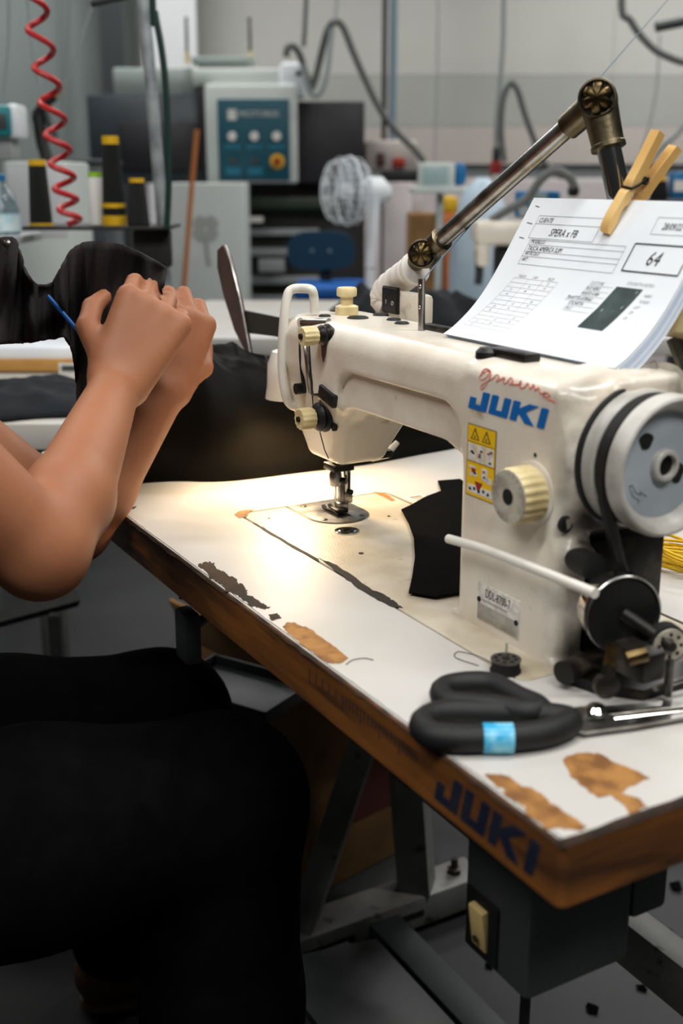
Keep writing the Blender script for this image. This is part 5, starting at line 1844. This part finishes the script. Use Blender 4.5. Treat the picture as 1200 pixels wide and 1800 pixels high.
def tl_(x, y, D):
    p_ = atd(x, y, D)
    v = Vector((p_[0] - so_[0], p_[1] - so_[1], p_[2]))
    return Matrix.Rotation(-0.3, 3, 'Z') @ v


D0 = 1.72
MB().tube([tl_(-120, 1118, D0), tl_(135, 1050, D0 + 0.12)], 0.016, 4, up=(0, 0, 1)).build('top_bar', blackm, sf)
for x in (-110, 96):
    a_ = tl_(x, 1080, D0 + 0.06 * (x > 0))
    MB().tube([a_, (a_.x, a_.y, 0.0)], 0.013, 4).build('leg', blackm, sf)

# ================================================================== background
# --- next worktable in the row, left
FT = 2.15
wt = empty('work_table', rp(-1.15, 2.0, 0), RZ, 'white work table carrying clothes and cartons on the left', 'table')
MB().span((-0.6, -0.35, 0.70), (0.80, 0.5, 0.74), 0.003).build('tabletop', laminate, wt)
for a, b in ((-0.5, -0.25), (0.5, -0.25), (-0.5, 0.4), (0.5, 0.4)):
    MB().span((a - 0.025, b - 0.025, 0), (a + 0.025, b + 0.025, 0.70), 0.003).build('leg', stand_m, wt)
heap('dark_clothes', cloth_navy, rp(-0.545, 1.79, 0.742), 0.21, 0.14, 0.022, 12, 'heap of dark navy clothes on the left work table', 'clothes', 46, 70, RZ, 0.016, 6.0)
cb = rthing('cardboard_box', 60, 662, 2.1, 'tan cardboard carton with white label on the left work table', 'box', z=0.742)
rbox('carton_body', -70, 632, 142, 690, 2.1, 0.22, carton2, cb, 0.003, zlo=0.7425)
rbox('paper_stack', -70, 612, 138, 632, 2.11, 0.2, paper_m, cb, 0.002)
rbox('carton_label', 104, 638, 138, 658, 2.098, 0.003, white_st, cb)
rbox('label_barcode', 109, 643, 136, 652, 2.096, 0.003, box_grey, cb)

# --- thread shelf with cones
F1 = 2.25
tsb = px(160, 402, F1)
ts = rthing('thread_stand', 268, 402, F1, 'dark thread stand shelf on a galvanised pole at upper left', 'thread stand', z=0.742)
rbox('shelf_board', 38, 398, 297, 405, F1 - 0.06, 0.16, shelf_dark, ts, 0.002)
rbox('shelf_bracket', 236, 405, 298, 470, F1 - 0.02, 0.03, shelf_dark, ts, 0.004)
rtube('pole', [(248, -40), (262, 110), (273, 240), (286, 400), (296, 560)], F1 + 0.04, 0.0115, galv, ts, 14, 4)
rtube('top_arm', [(160, 6), (225, -8)], F1, 0.007, darkframe, ts, 10, 1)


def cone_(x, y0, y1, w0, w1, F, label, m, cap, bands=()):
    b = px(x, y1, F)
    e = empty('thread_cone', rp(*b), RZ, label, 'thread cone', 'thread cones on the shelf')
    k = F / (ray(x, 350) @ FH) / FPX
    h = (y1 - y0) * k
    r0, r1 = w0 / 2 * k, w1 / 2 * k
    MB().lathe([(r1 * 0.9, 0), (r1, 0.004), (r1 * 0.97 + r0 * 0.03, h * 0.05), (r0, h * 0.93), (r0 * 0.9, h * 0.95)], n=28).build('thread_winding', m, e)
    MB().lathe([(r0 * 1.02, h * 0.91), (r0 * 1.0, h), (r0 * 0.6, h)], n=28).build('cone_top', cap, e)
    for (ya, yb, mm) in bands:
        za, zb_ = (y1 - yb) * k, (y1 - ya) * k
        rr = r1 + (r0 - r1) * (za + zb_) / 2 / h + 0.0012
        MB().lathe([(rr, za), (rr, zb_)], n=28).build('thread_band', mm, e)


cone_(73, 285, 398, 30, 40, F1, 'black thread cone with yellow top standing alone at the left', cone_thread, yellow_m, ((392, 399, yellow_m),))
cone_(202, 246, 398, 29, 42, F1, 'tallest black thread cone with yellow bands on the shelf', cone_thread, yellow_m, ((358, 366, yellow_m), (379, 398, yellow_m)))
cone_(244, 316, 398, 26, 40, F1 - 0.03, 'short black thread cone with yellow top beside the pole', cone_thread, yellow_m)
cone_(172, 306, 398, 24, 28, F1 + 0.02, 'white thread spool with lime cap between the black cones', spool_white, lime)

# red coiled hose, green cable
pts = []
N = 15
yk = [-30, 40, 108, 170, 228, 280, 325, 362, 395]
tot = len(yk) - 1
for i in range(tot * 16 + 1):
    t = i / 16
    k = min(int(t), tot - 1)
    y = yk[k] + (yk[k + 1] - yk[k]) * (t - k)
    cx = 55 + (y + 30) * 0.165
    s, F_, z = px(cx, y, 1.95)
    rr = 0.0175 * (1 if y < 340 else 0.9)
    if i == 0:
        pts += [(s, F_, 3.195), (s, F_, z + 0.1)]
    pts.append((s + rr * math.cos(2 * PI * t + 2.2), F_ + rr * math.sin(2 * PI * t + 2.2), z))
b = pts[-1]
o = MB().tube([(a - b[0], c - b[1], d - b[2]) for a, c, d in pts], 0.0050, 8).build('coiled_hose', hose_red)
o.location = rp(*b)
o.rotation_euler = (0, 0, RZ)
tag(o, 'red coiled air hose hanging from above at upper left', 'hose')
rtube('green_cable', [(266, -40), (272, 20), (283, 80), (291, 150), (295, 250), (296, 330), (293, 402)], 2.19, 0.0062, cable_green, label='dark green cable hanging beside the galvanised pole', cat='cable')
for (pp, F_, lb) in (([(14, -30), (5, 180)], 3.2, 'thin grey cord hanging at the far left edge'), ([(46, -30), (62, 110), (70, 150)], 3.2, 'thin grey cord behind the red coiled hose'),
                     ([(165, 0), (130, 110), (112, 150)], 3.4, 'slanting thin cord left of the dark wall post'), ([(770, -30), (768, 140), (764, 288)], 5.5, 'thin grey cord hanging above the monitor'),
                     ([(122, -30), (116, 130), (106, 300)], 4.4, 'pale vertical cord on the grey left wall'), ([(593, -40), (588, 40)], 5.0, 'pale cord holding up the looped grey cable'),
                     ([(1160, 60), (1150, 180), (1118, 300)], 5.6, 'faint thin cord at the right in front of the wall')):
    rtube('dangling_string', pp, F_, 0.004, cord_grey, None, 6, 4, lb, 'cord')
rtube('hanging_cable', [(538, -40), (536, 40), (533, 82)], 5.3, 0.010, cable_grey, None, 8, 4, 'grey cable dropping straight to the white box plug', 'cable')
rtube('hanging_cable', [(503, 100), (505, 84), (516, 82), (528, 100), (540, 140), (546, 156), (556, 130), (566, 88), (576, 52), (590, 38), (604, 50), (620, 90), (642, 140), (668, 192), (700, 235), (728, 262), (746, 285)], 5.3,
      0.015, cable_grey, None, 10, 5, 'thick grey cable looping from the white box across the wall', 'cable')
rtube('hanging_cable', [(534, 112), (540, 150), (552, 168), (566, 158), (576, 120), (580, 80), (584, 50)], 5.25, 0.011, cord_grey, None, 8, 5, 'paler grey cable hanging in the lower loop', 'cable')
rtube('hanging_cable', [(886, -40), (884, 70), (878, 150), (872, 220), (872, 270)], 5.2, 0.010, cord_grey, None, 8, 5, 'straight grey cable running down to the red plug', 'cable')
rtube('hanging_cable', [(886, 285), (880, 230), (884, 172), (898, 146), (910, 160), (922, 200), (938, 244), (954, 282), (972, 300), (990, 312)], 5.0, 0.013, cable_grey, None, 10, 5,
      'thick grey cable arching up behind the jointed arm', 'cable')
rtube('hanging_cable', [(1092, -20), (1108, 36), (1140, 78), (1170, 98), (1215, 110), (1280, 90), (1320, 20), (1330, -40)], 4.4, 0.013, cable_grey, None, 10, 5, 'grey cable curving through the upper right corner', 'cable')
rtube('hanging_cable', [(1300, -30), (1280, 100), (1225, 190), (1190, 235), (1165, 258), (1130, 300)], 4.6, 0.009, cord_grey, None, 8, 5, 'pale cable drooping behind the clothespin', 'cable')
rtube('lamp_bar', [(1152, 48), (1240, 30), (1330, 10), (1340, -30)], 4.0, 0.016, darkframe, None, 10, 1, 'dark bar jutting in at the right upper frame edge', 'bar')

# steel post
sp_ = rthing('steel_post', 686, 300, 6.4, 'blue-grey steel post with dark flange in front of the wall', 'post', z=0)
rbox('dark_flange', 669, -80, 682, 430, 6.36, 0.12, black, sp_, zlo=0, zhi=3.18)
rbox('post_web', 682, -80, 700, 430, 6.40, 0.10, bluegrey, sp_, zlo=0, zhi=3.18)

# --- pressing machine with blue control panel
FP = 5.4
pm = rthing('pressing_machine', 430, 560, FP, 'large grey pressing machine with blue control panel and smoked covers', 'machine', z=0)
rbox('left_cover', 160, 166, 366, 322, FP + 0.1, 0.7, m_smoke, pm, 0.01)
rbox('left_window', 216, 214, 350, 300, FP + 0.08, 0.03, m_dark, pm, 0.004)
rbox('right_cover', 516, 178, 641, 322, FP + 0.1, 0.7, m_dark, pm, 0.01)
rbox('top_housing', 200, 119, 344, 167, FP + 0.12, 0.5, m_lgreen, pm, 0.01)
rbox('top_housing', 338, 120, 492, 152, FP + 0.04, 0.5, m_lgrey, pm, 0.01)
rbox('panel_frame', 364, 148, 521, 322, FP - 0.05, 0.09, m_lgrey, pm, 0.012)
rbox('white_unit', 492, 109, 536, 172, FP - 0.02, 0.12, white_pl, pm, 0.02)
rbox('top_plate', 336, 99, 444, 111, FP + 0.1, 0.2, m_lgreen, pm, 0.004)
for x in (327, 438):
    rtube('guide_rod', [(x, 30), (x + 2, 106)], FP + 0.12, 0.007, steel_dull, pm, 8, 1)
    rtube('rod_nut', [(x + 2, 92), (x + 2, 112)], FP + 0.12, 0.012, plastic_cream, pm, 8, 1)
rbox('dark_column', 352, 148, 368, 300, FP - 0.03, 0.06, black, pm, 0.01)
rbox('unit_button', 520, 124, 529, 133, FP - 0.03, 0.015, black, pm, 0.003)
pnl = rbox('control_panel', 385, 174, 508, 317, FP - 0.06, 0.02, panel_blue, pm, 0.004)


def bgdisc(x, y, rpx, F, m, name, parent, h=0.02, base=None):
    k = F / (ray(x, y) @ FH) / FPX
    q_ = px(x, y, F)
    bb_ = base['_b']
    MB().lathe([(rpx * k, 0), (rpx * k * 0.9, h), (rpx * k * 0.5, h)], (0, -1, 0), (q_[0] - bb_[0], q_[1] - bb_[1], q_[2] - bb_[2]), 24).build(name, m, parent)


for x in (408, 447, 486):
    bgdisc(x, 240, 8, FP - 0.06, knob_white, 'knob', pnl, 0.02, pm)
    rbox('knob_label', x - 14, 254, x + 14, 261, FP - 0.063, 0.004, panel_teal, pm)
for x in (410, 448):
    bgdisc(x, 283, 6, FP - 0.06, box_grey, 'push_button', pnl, 0.015, pm)
    rbox('button_label', x - 13, 294, x + 13, 308, FP - 0.063, 0.004, panel_teal, pm)
bgdisc(487, 284, 13, FP - 0.06, yellow_m, 'stop_ring', pnl, 0.008, pm)
bgdisc(487, 284, 7, FP - 0.065, red_dark, 'stop_button', pnl, 0.03, pm)
rbox('panel_logo', 400, 192, 415, 211, FP - 0.063, 0.004, white_st, pm)


def bgtext(s, x, y, hpx, F, m, parent, base, sx=1.0):
    k = F / (ray(x, y) @ FH) / FPX
    q_ = px(x, y, F)
    bb_ = base['_b']
    V, Fc = text2d(s, hpx * k * 1.4)
    MB().add([(q_[0] - bb_[0] + a * sx, q_[1] - bb_[1], q_[2] - bb_[2] + c) for a, c in V], Fc).build('panel_lettering', m, parent, smooth=False, fix=False)


bgtext('MOTORISI', 419, 205, 10, FP - 0.0645, white_st, pnl, pm, 1.1)
bgtext('plus', 468, 217, 8, FP - 0.0645, panel_teal, pnl, pm)
rbox('machine_base', 432, 322, 642, 560, FP + 0.25, 0.5, shelf_dark, pm, 0.01, zlo=0)
rbox('green_rail', 428, 346, 606, 368, FP + 0.12, 0.05, green_bar, pm, 0.01)
for (y0, y1) in ((402, 414), (436, 450), (486, 500), (520, 540)):
    rbox('shelf_rail', 430, y0, 560, y1, FP + 0.18, 0.05, rack_grey, pm, 0.004)
rbox('paper_note', 430, 381, 462, 391, FP + 0.10, 0.01, white_st, pm, 0.001)
rbox('paper_note', 455, 455, 500, 478, FP + 0.10, 0.01, rack_grey, pm, 0.001)
rtube('plug_cable', [(404, 317), (404, 330), (400, 345)], FP, 0.02, black, pm, 8, 2)
rtube('plug_cable', [(440, 318), (436, 336), (430, 350)], FP, 0.02, black, pm, 8, 2)

wc = rthing('white_cabinet', 365, 560, 4.9, 'white cabinet front with grey clover emblem left of the blade guard', 'cabinet', z=0)
rbox('cabinet_body', 300, 322, 426, 560, 4.9, 0.35, m_lgrey, wc, 0.006, zlo=0)
for k in range(4):
    a = math.radians(45 + 90 * k)
    x, y = 361 + 16 * math.cos(a), 402 + 16 * math.sin(a)
    k_ = 4.895 / (ray(x, y) @ FH) / FPX
    q_ = px(x, y, 4.8985)
    bb_ = wc['_b']
    pts_ = []
    for t in np.linspace(0, 2 * PI, 24, endpoint=False):
        r_ = 12.5 * k_ * (1 - 0.25 * max(0, math.cos(t - 0)) ** 4)
        pts_.append((q_[0] - bb_[0] + r_ * math.cos(t + (-a)), q_[2] - bb_[2] + r_ * math.sin(t + (-a))))
    MB().prism(pts_, lambda u, v, h: (u, q_[1] - bb_[1] + h, v), -0.0008 - 0.0004 * k, 0.002).build('clover_leaf', clover, wc, smooth=False)
rtube('clover_stem', [(362, 416), (364, 440), (368, 465)], 4.899, 0.009, clover, wc, 6, 4)
rtube('broom_stick', [(346, 228), (336, 340), (325, 480), (318, 560)], 4.7, 0.010, wood_stick, None, 10, 4, 'orange wooden broom stick leaning in front of the white cabinet', 'stick')

# --- pedestal fan
FF = 4.0
fn_ = rthing('pedestal_fan', 655, 560, FF, 'white pedestal fan turned sideways beside the pressing machine', 'fan', z=0)
bb_ = fn_['_b']
fc = loc_(fn_, 612, 336, FF)
fax = Vector((-0.92, -0.38, 0.03)).normalized()
kf = FF / FPX
RF = 56 * kf
e1 = fax.cross(Vector((0, 0, 1))).normalized()
e2 = fax.cross(e1)
cg = MB()
for r_, h_ in ((1.0, 0.0), (0.97, 0.035), (0.85, 0.06), (0.6, 0.075), (0.3, 0.08), (0.97, -0.03), (0.8, -0.05), (0.5, -0.055)):
    cg.tube([fc + fax * h_ + (e1 * math.cos(t) + e2 * math.sin(t)) * RF * r_ for t in np.linspace(0, 2 * PI, 40, endpoint=False)], 0.004 if r_ == 1.0 else 0.0016, 5, closed=True)
for k in range(28):
    t = 2 * PI * k / 28
    d = e1 * math.cos(t) + e2 * math.sin(t)
    cg.tube([fc + d * RF * r_ + fax * h_ for r_, h_ in ((0.15, 0.08), (0.6, 0.075), (0.85, 0.06), (1.0, 0.0), (0.8, -0.05), (0.3, -0.055))], 0.0011, 4)
cg.build('fan_cage', white_pl, fn_)
for k in range(3):
    t0f = 2 * PI * k / 3
    P = []
    for i in range(7):
        r_ = 0.15 + 0.75 * i / 6
        row = []
        for j in range(7):
            t = t0f + (j / 6 - 0.5) * 1.5 * (0.6 + 0.4 * r_)
            row.append(fc + (e1 * math.cos(t) + e2 * math.sin(t)) * RF * r_ + fax * (0.035 * (j / 6 - 0.5) + 0.01))
        P.append(row)
    solid(MB().grid(P).build('fan_blade', white_trans, fn_), 0.003)
MB().lathe([(0.02, 0.03), (0.03, 0.02), (0.03, -0.01)], fax, fc, 20).build('fan_hub', white_pl, fn_)
MB().lathe([(0.03, -0.05), (0.05, -0.07), (0.05, -0.12), (0.025, -0.15)], fax, fc, 24).build('fan_motor', white_pl, fn_)
rtube('fan_pole', [(660, 345), (655, 400), (650, 470)], FF, 0.017, white_pl, fn_, 12, 3)
pb_ = loc_(fn_, 650, 470, FF)
MB().cyl(pb_, (pb_.x, pb_.y, 0.03), 0.014).build('fan_stem', white_pl, fn_)
MB().lathe([(0.2, 0.0), (0.2, 0.015), (0.05, 0.04)], (0, 0, 1), (pb_.x, pb_.y, 0), 30).build('fan_base', white_pl, fn_)

# --- blue swivel chair
FC = 4.9
ch = rthing('office_chair', 570, 560, FC, 'dark blue swivel chair beyond the machine head', 'chair', z=0)
c_ = loc_(ch, 564, 440, FC)
kk = FC / FPX
bkp = [(58 * kk * math.copysign(abs(math.cos(t)) ** 0.55, math.cos(t)) * (1 - 0.12 * max(0, math.sin(t))), 32 * kk * math.copysign(abs(math.sin(t)) ** 0.6, math.sin(t))) for t in np.linspace(0, 2 * PI, 40, endpoint=False)]
bk = MB().prism(bkp, lambda a, b, h: (c_.x + a, c_.y + h + 0.25 * a * a, c_.z + b), -0.02, 0.02).build('backrest', chair_blue, ch, angle=50)
for dx in (-15, 15):
    MB().lathe([(0.008, 0), (0.008, 0.004)], (0, -1, 0), (c_.x + dx * kk, c_.y - 0.019, c_.z), 12).build('backrest_bolt', bluegrey, bk)
s_ = loc_(ch, 582, 506, FC)
MB().box((s_.x, s_.y - 0.05, s_.z), (62 * kk, 0.2, 0.025), 0.02).build('seat', seat_blue, ch)
MB().box((c_.x + 0.02, c_.y + 0.05, (c_.z + s_.z) / 2 - 0.02), (0.025, 0.008, abs(c_.z - s_.z) / 2 + 0.03), 0.004).build('back_bar', darkframe, ch)
MB().cyl((s_.x, s_.y - 0.05, 0.07), (s_.x, s_.y - 0.05, s_.z - 0.02), 0.025).build('column', darkframe, ch)
for k in range(5):
    a = 2 * PI * k / 5
    MB().tube([(s_.x, s_.y - 0.05, 0.08), (s_.x + 0.28 * math.cos(a), s_.y - 0.05 + 0.28 * math.sin(a), 0.05)], [0.022, 0.012], 8).build('leg', darkframe, ch)
    MB().sphere((s_.x + 0.28 * math.cos(a), s_.y - 0.05 + 0.28 * math.sin(a), 0.025), 0.025, 10, 8).build('caster', rubber, ch)

# --- long worktable behind the machine with dark clothes
lt_ = empty('work_table', rp(0.75, 3.0, 0), RZ, 'long pale work table behind the machine carrying dark clothes', 'table')
MB().span((-1.15, -0.42, 0.70), (1.6, 0.4, 0.74), 0.003).build('tabletop', laminate, lt_)
for a, b in ((-1.05, -0.3), (1.5, -0.3), (-1.05, 0.3), (1.5, 0.3)):
    MB().span((a - 0.025, b - 0.025, 0), (a + 0.025, b + 0.025, 0.70), 0.003).build('leg', stand_m, lt_)
heap('dark_clothes', cloth_navy, rp(0.16, 2.72, 0.742), 0.22, 0.13, 0.06, 21, 'heap of dark navy clothes behind the machine head', 'clothes', 46, 70, RZ, 0.040, 6.0)
heap('dark_clothes', cloth_navy, rp(0.62, 2.75, 0.742), 0.22, 0.13, 0.07, 22, 'heap of black clothes on the table behind the work order sheets', 'clothes', 46, 70, RZ, 0.035, 6.0)

# --- white sewing head and pale cabinet right of the fan
wm = rthing('small_machine', 690, 300, 5.65, 'white machine head with red and black fittings on a pale cabinet', 'machine')
rbox('machine_head', 641, 246, 735, 302, 5.65, 0.2, wallC, wm, 0.02)
rbox('red_fitting', 690, 277, 712, 294, 5.63, 0.03, red_dark, wm, 0.006)
rbox('dark_fitting', 662, 268, 676, 292, 5.63, 0.02, mat('dark_brown_fit', (70, 40, 36), 0.5), wm, 0.006)
rbox('black_foot', 672, 300, 742, 320, 5.63, 0.15, black, wm, 0.006)
pc_ = rthing('pale_cabinet', 695, 560, 5.6, 'narrow pale cabinet under the white machine head', 'cabinet', z=0)
rbox('cabinet_body', 672, 321, 724, 560, 5.6, 0.3, wallD, pc_, 0.008, zlo=0)
rbox('cabinet_door_line', 704, 330, 707, 540, 5.598, 0.004, rack_grey, pc_)

mo = rthing('monitor', 775, 340, 4.3, 'small grey-green monitor with blue side on a stand', 'monitor')
rbox('monitor_case', 735, 286, 800, 330, 4.3, 0.05, m_lgrey, mo, 0.008)
rbox('screen', 742, 292, 788, 325, 4.297, 0.004, screen_m, mo, 0.001)
rbox('blue_back', 797, 286, 821, 327, 4.32, 0.12, blue_pl, mo, 0.02)
rbox('stand_tray', 724, 329, 832, 340, 4.28, 0.2, m_lgrey, mo, 0.004)
rbox('stand_pole', 763, 340, 780, 560, 4.36, 0.04, m_lgrey, mo, 0.004, zlo=0)
bx = rthing('cardboard_box', 745, 560, 4.7, 'brown cardboard box stacked behind the monitor stand', 'box', z=0)
rbox('carton_body', 718, 376, 770, 560, 4.7, 0.3, carton, bx, 0.005, zlo=0)
rbox('white_print', 724, 330, 742, 372, 4.75, 0.05, wallD, bx, 0.003)
ob_ = rthing('orange_bag', 790, 560, 4.75, 'orange bag between the monitor stand and the pale blue cover', 'bag', z=0)
rbox('bag_body', 776, 372, 806, 560, 4.75, 0.2, orange_m, ob_, 0.03, zlo=0)
rbox('bag_top', 780, 345, 806, 376, 4.76, 0.14, yellow_m, ob_, 0.02)
cv = px(842, 470, 4.2)
vs = MB().lathe([(0.13, -0.35), (0.135, 0.0), (0.125, 0.12), (0.10, 0.20), (0.06, 0.26), (0.02, 0.29)], n=30).build('dust_cover', bag_blue)
vs.location = rp(cv[0], 4.2, 0.742 + 0.35 - 0.30)
vs.scale = (1, 0.7, 1.02)
tag(vs, 'pale blue dust cover over a machine left of the jointed arm', 'dust cover')

m2 = rthing('sewing_machine', 900, 500, 3.25, 'cream sewing machine in the background behind the printed sheets', 'sewing machine', z=0.742)
rbox('machine_column', 905, 388, 985, 545, 3.25, 0.14, paint, m2, 0.02, zlo=0.742)
rbox('machine_arm', 835, 388, 930, 432, 3.25, 0.13, paint, m2, 0.02)
rbox('machine_face', 838, 420, 862, 470, 3.26, 0.10, paint, m2, 0.012)
rbox('black_motor', 872, 434, 905, 500, 3.30, 0.1, black, m2, 0.01)
rtube('needle_unit', [(842, 440), (842, 480), (840, 500)], 3.3, 0.012, darkframe, m2, 8, 1)
rtube('take_up_hose', [(862, 388), (890, 370), (925, 350), (950, 316), (976, 300), (1000, 312), (1010, 330)], 3.28, 0.012, cable_grey, m2, 8, 4)
rbox('blue_display', 908, 336, 985, 383, 3.35, 0.06, blue_pl, m2, 0.006)
rbox('display_window', 930, 338, 962, 360, 3.345, 0.006, screen_m, m2, 0.002)
rbox('display_keys', 912, 362, 930, 380, 3.345, 0.006, wheelblue, m2, 0.002)
rbox('black_knob', 1000, 326, 1020, 346, 3.3, 0.04, black, m2, 0.01)
rp_ = rthing('red_plug', 872, 320, 5.1, 'red plug hanging at the end of the straight grey cable', 'plug')
rbox('plug_body', 862, 282, 882, 308, 5.1, 0.05, red_m, rp_, 0.01)
rbox('plug_head', 866, 258, 880, 284, 5.1, 0.04, darkframe, rp_, 0.01)
rbox('plug_tip', 866, 306, 878, 322, 5.1, 0.04, m_lgrey, rp_, 0.004)

# far pale worktable run below the wall trim
fr = rbox('wall_bench', 740, 318, 1260, 420, 6.0, 0.5, wallD, zlo=0)
tag(fr, 'long pinkish white bench along the back wall', 'bench')
for (x0, y0, x1, y1, m_, lb, cat) in ((1140, 320, 1172, 352, black, 'black thread cone with yellow top behind the clothespin', 'thread cone'), (1202, 318, 1232, 352, black, 'black thread cone at the right frame edge', 'thread cone'),
                                      (1176, 306, 1198, 350, blue_pl, 'blue and white packet between the black cones', 'packet')):
    e = rthing('thread_cone' if cat == 'thread cone' else 'packet', (x0 + x1) / 2, y1, 3.9, lb, cat)
    k = 3.9 / FPX
    w_, h_ = (x1 - x0) * k, (y1 - y0) * k
    if cat == 'thread cone':
        MB().lathe([(w_ * 0.48, 0), (w_ * 0.5, 0.005), (w_ * 0.4, h_)], n=24).build('thread_winding', cone_thread, e)
        MB().lathe([(w_ * 0.3, h_), (w_ * 0.28, h_ + 0.02)], n=20).build('cone_top', yellow_m, e)
    else:
        MB().span((-w_ / 2, -0.03, 0), (w_ / 2, 0.03, h_), 0.005).build('packet_body', blue_pl, e)
        MB().span((-w_ / 2 + 0.004, -0.032, h_ * 0.3), (w_ / 2 - 0.004, -0.029, h_ * 0.7)).build('packet_label', white_st, e)
sh_ = empty('side_shelf', rp(*px(1185, 352, 3.9)), RZ, 'dark shelf carrying the black cones at the right frame edge', 'shelf')
MB().span((-0.12, -0.08, -0.02), (0.25, 0.1, 0.0), 0.003).build('shelf_board', shelf_dark, sh_)
MB().span((0.02, -0.02, -px(1185, 352, 3.9)[2]), (0.06, 0.02, -0.02)).build('shelf_post', darkframe, sh_)

# --- left edge: teal device, white cabinet, bottle
td = rthing('control_unit', 0, 300, 3.0, 'teal and white control unit at the left frame edge', 'control unit', z=0.0)
rbox('teal_front', -60, 184, 16, 240, 3.0, 0.10, teal_m, td, 0.01)
rbox('white_side', 14, 182, 29, 243, 3.01, 0.10, white_pl, td, 0.01)
rbox('dark_window', -60, 200, 10, 228, 2.998, 0.004, box_grey, td, 0.001)
rbox('unit_foot', -60, 243, 20, 282, 3.03, 0.08, rack_grey, td, 0.006)
rbox('unit_post', -50, 282, -10, 420, 3.05, 0.05, darkframe, td, 0.004, zlo=0)
wk = rthing('white_cabinet', 70, 420, 3.3, 'white cabinet behind the single black cone at far left', 'cabinet', z=0)
rbox('cabinet_body', 16, 284, 116, 420, 3.3, 0.3, m_lgrey, wk, 0.01, zlo=0)
rbox('cabinet_panel', 22, 292, 110, 416, 3.298, 0.004, wallW, wk, 0.001)
bc = rthing('black_clamp', 80, 285, 3.35, 'black clamp head standing on the far left white cabinet', 'clamp')
rtube('clamp_body', [(84, 284), (74, 250), (70, 225), (66, 202)], 3.4, 0.018, black, bc, 8, 3)
rtube('clamp_arm', [(62, 204), (78, 184), (96, 168)], 3.4, 0.014, black, bc, 8, 3)
rtube('clamp_lever', [(78, 190), (90, 225), (100, 240)], 3.4, 0.010, darkframe, bc, 8, 3)
rtube('clamp_tip', [(94, 170), (106, 152)], 3.4, 0.010, carton2, bc, 8, 1)
gb_ = rthing('grey_bin', 150, 420, 3.75, 'dark grey bin standing between cabinet and smoked cover', 'bin', z=0)
rbox('bin_body', 112, 285, 180, 420, 3.75, 0.3, m_smoke, gb_, 0.01, zlo=0)
rbox('bin_rim', 110, 280, 182, 290, 3.74, 0.32, darkframe, gb_, 0.004)

bt_ = px(8, 412, 2.3)
be = empty('water_bottle', rp(bt_[0], 2.3, bt_[2]), RZ, 'clear water bottle with pale blue label at left frame edge', 'bottle')
k = 2.3 / FPX
MB().lathe([(26 * k, 0), (28 * k, 4 * k), (28 * k, 40 * k), (27 * k, 44 * k), (22 * k, 62 * k), (12 * k, 78 * k), (8 * k, 84 * k), (8 * k, 92 * k)], n=28).build('bottle_body', bottle_m, be)
MB().lathe([(28.6 * k, 6 * k), (28.6 * k, 34 * k)], n=28, caps=False).build('bottle_label', label_w, be)
MB().lathe([(9 * k, 88 * k), (9 * k, 98 * k), (7 * k, 99 * k)], n=20).build('bottle_cap', blue_pl, be)
sq = empty('side_shelf', rp(bt_[0], 2.3, bt_[2]), RZ, 'pale shelf carrying the water bottle at the left frame edge', 'shelf')
MB().span((-0.25, -0.06, -0.015), (0.05, 0.1, 0.0), 0.002).build('shelf_board', rack_grey, sq)
MB().span((-0.12, 0.0, 0.742 - bt_[2]), (-0.09, 0.03, -0.015), 0.002).build('shelf_post', rack_grey, sq)

for e in BASES:
    if '_b' in e:
        del e['_b']
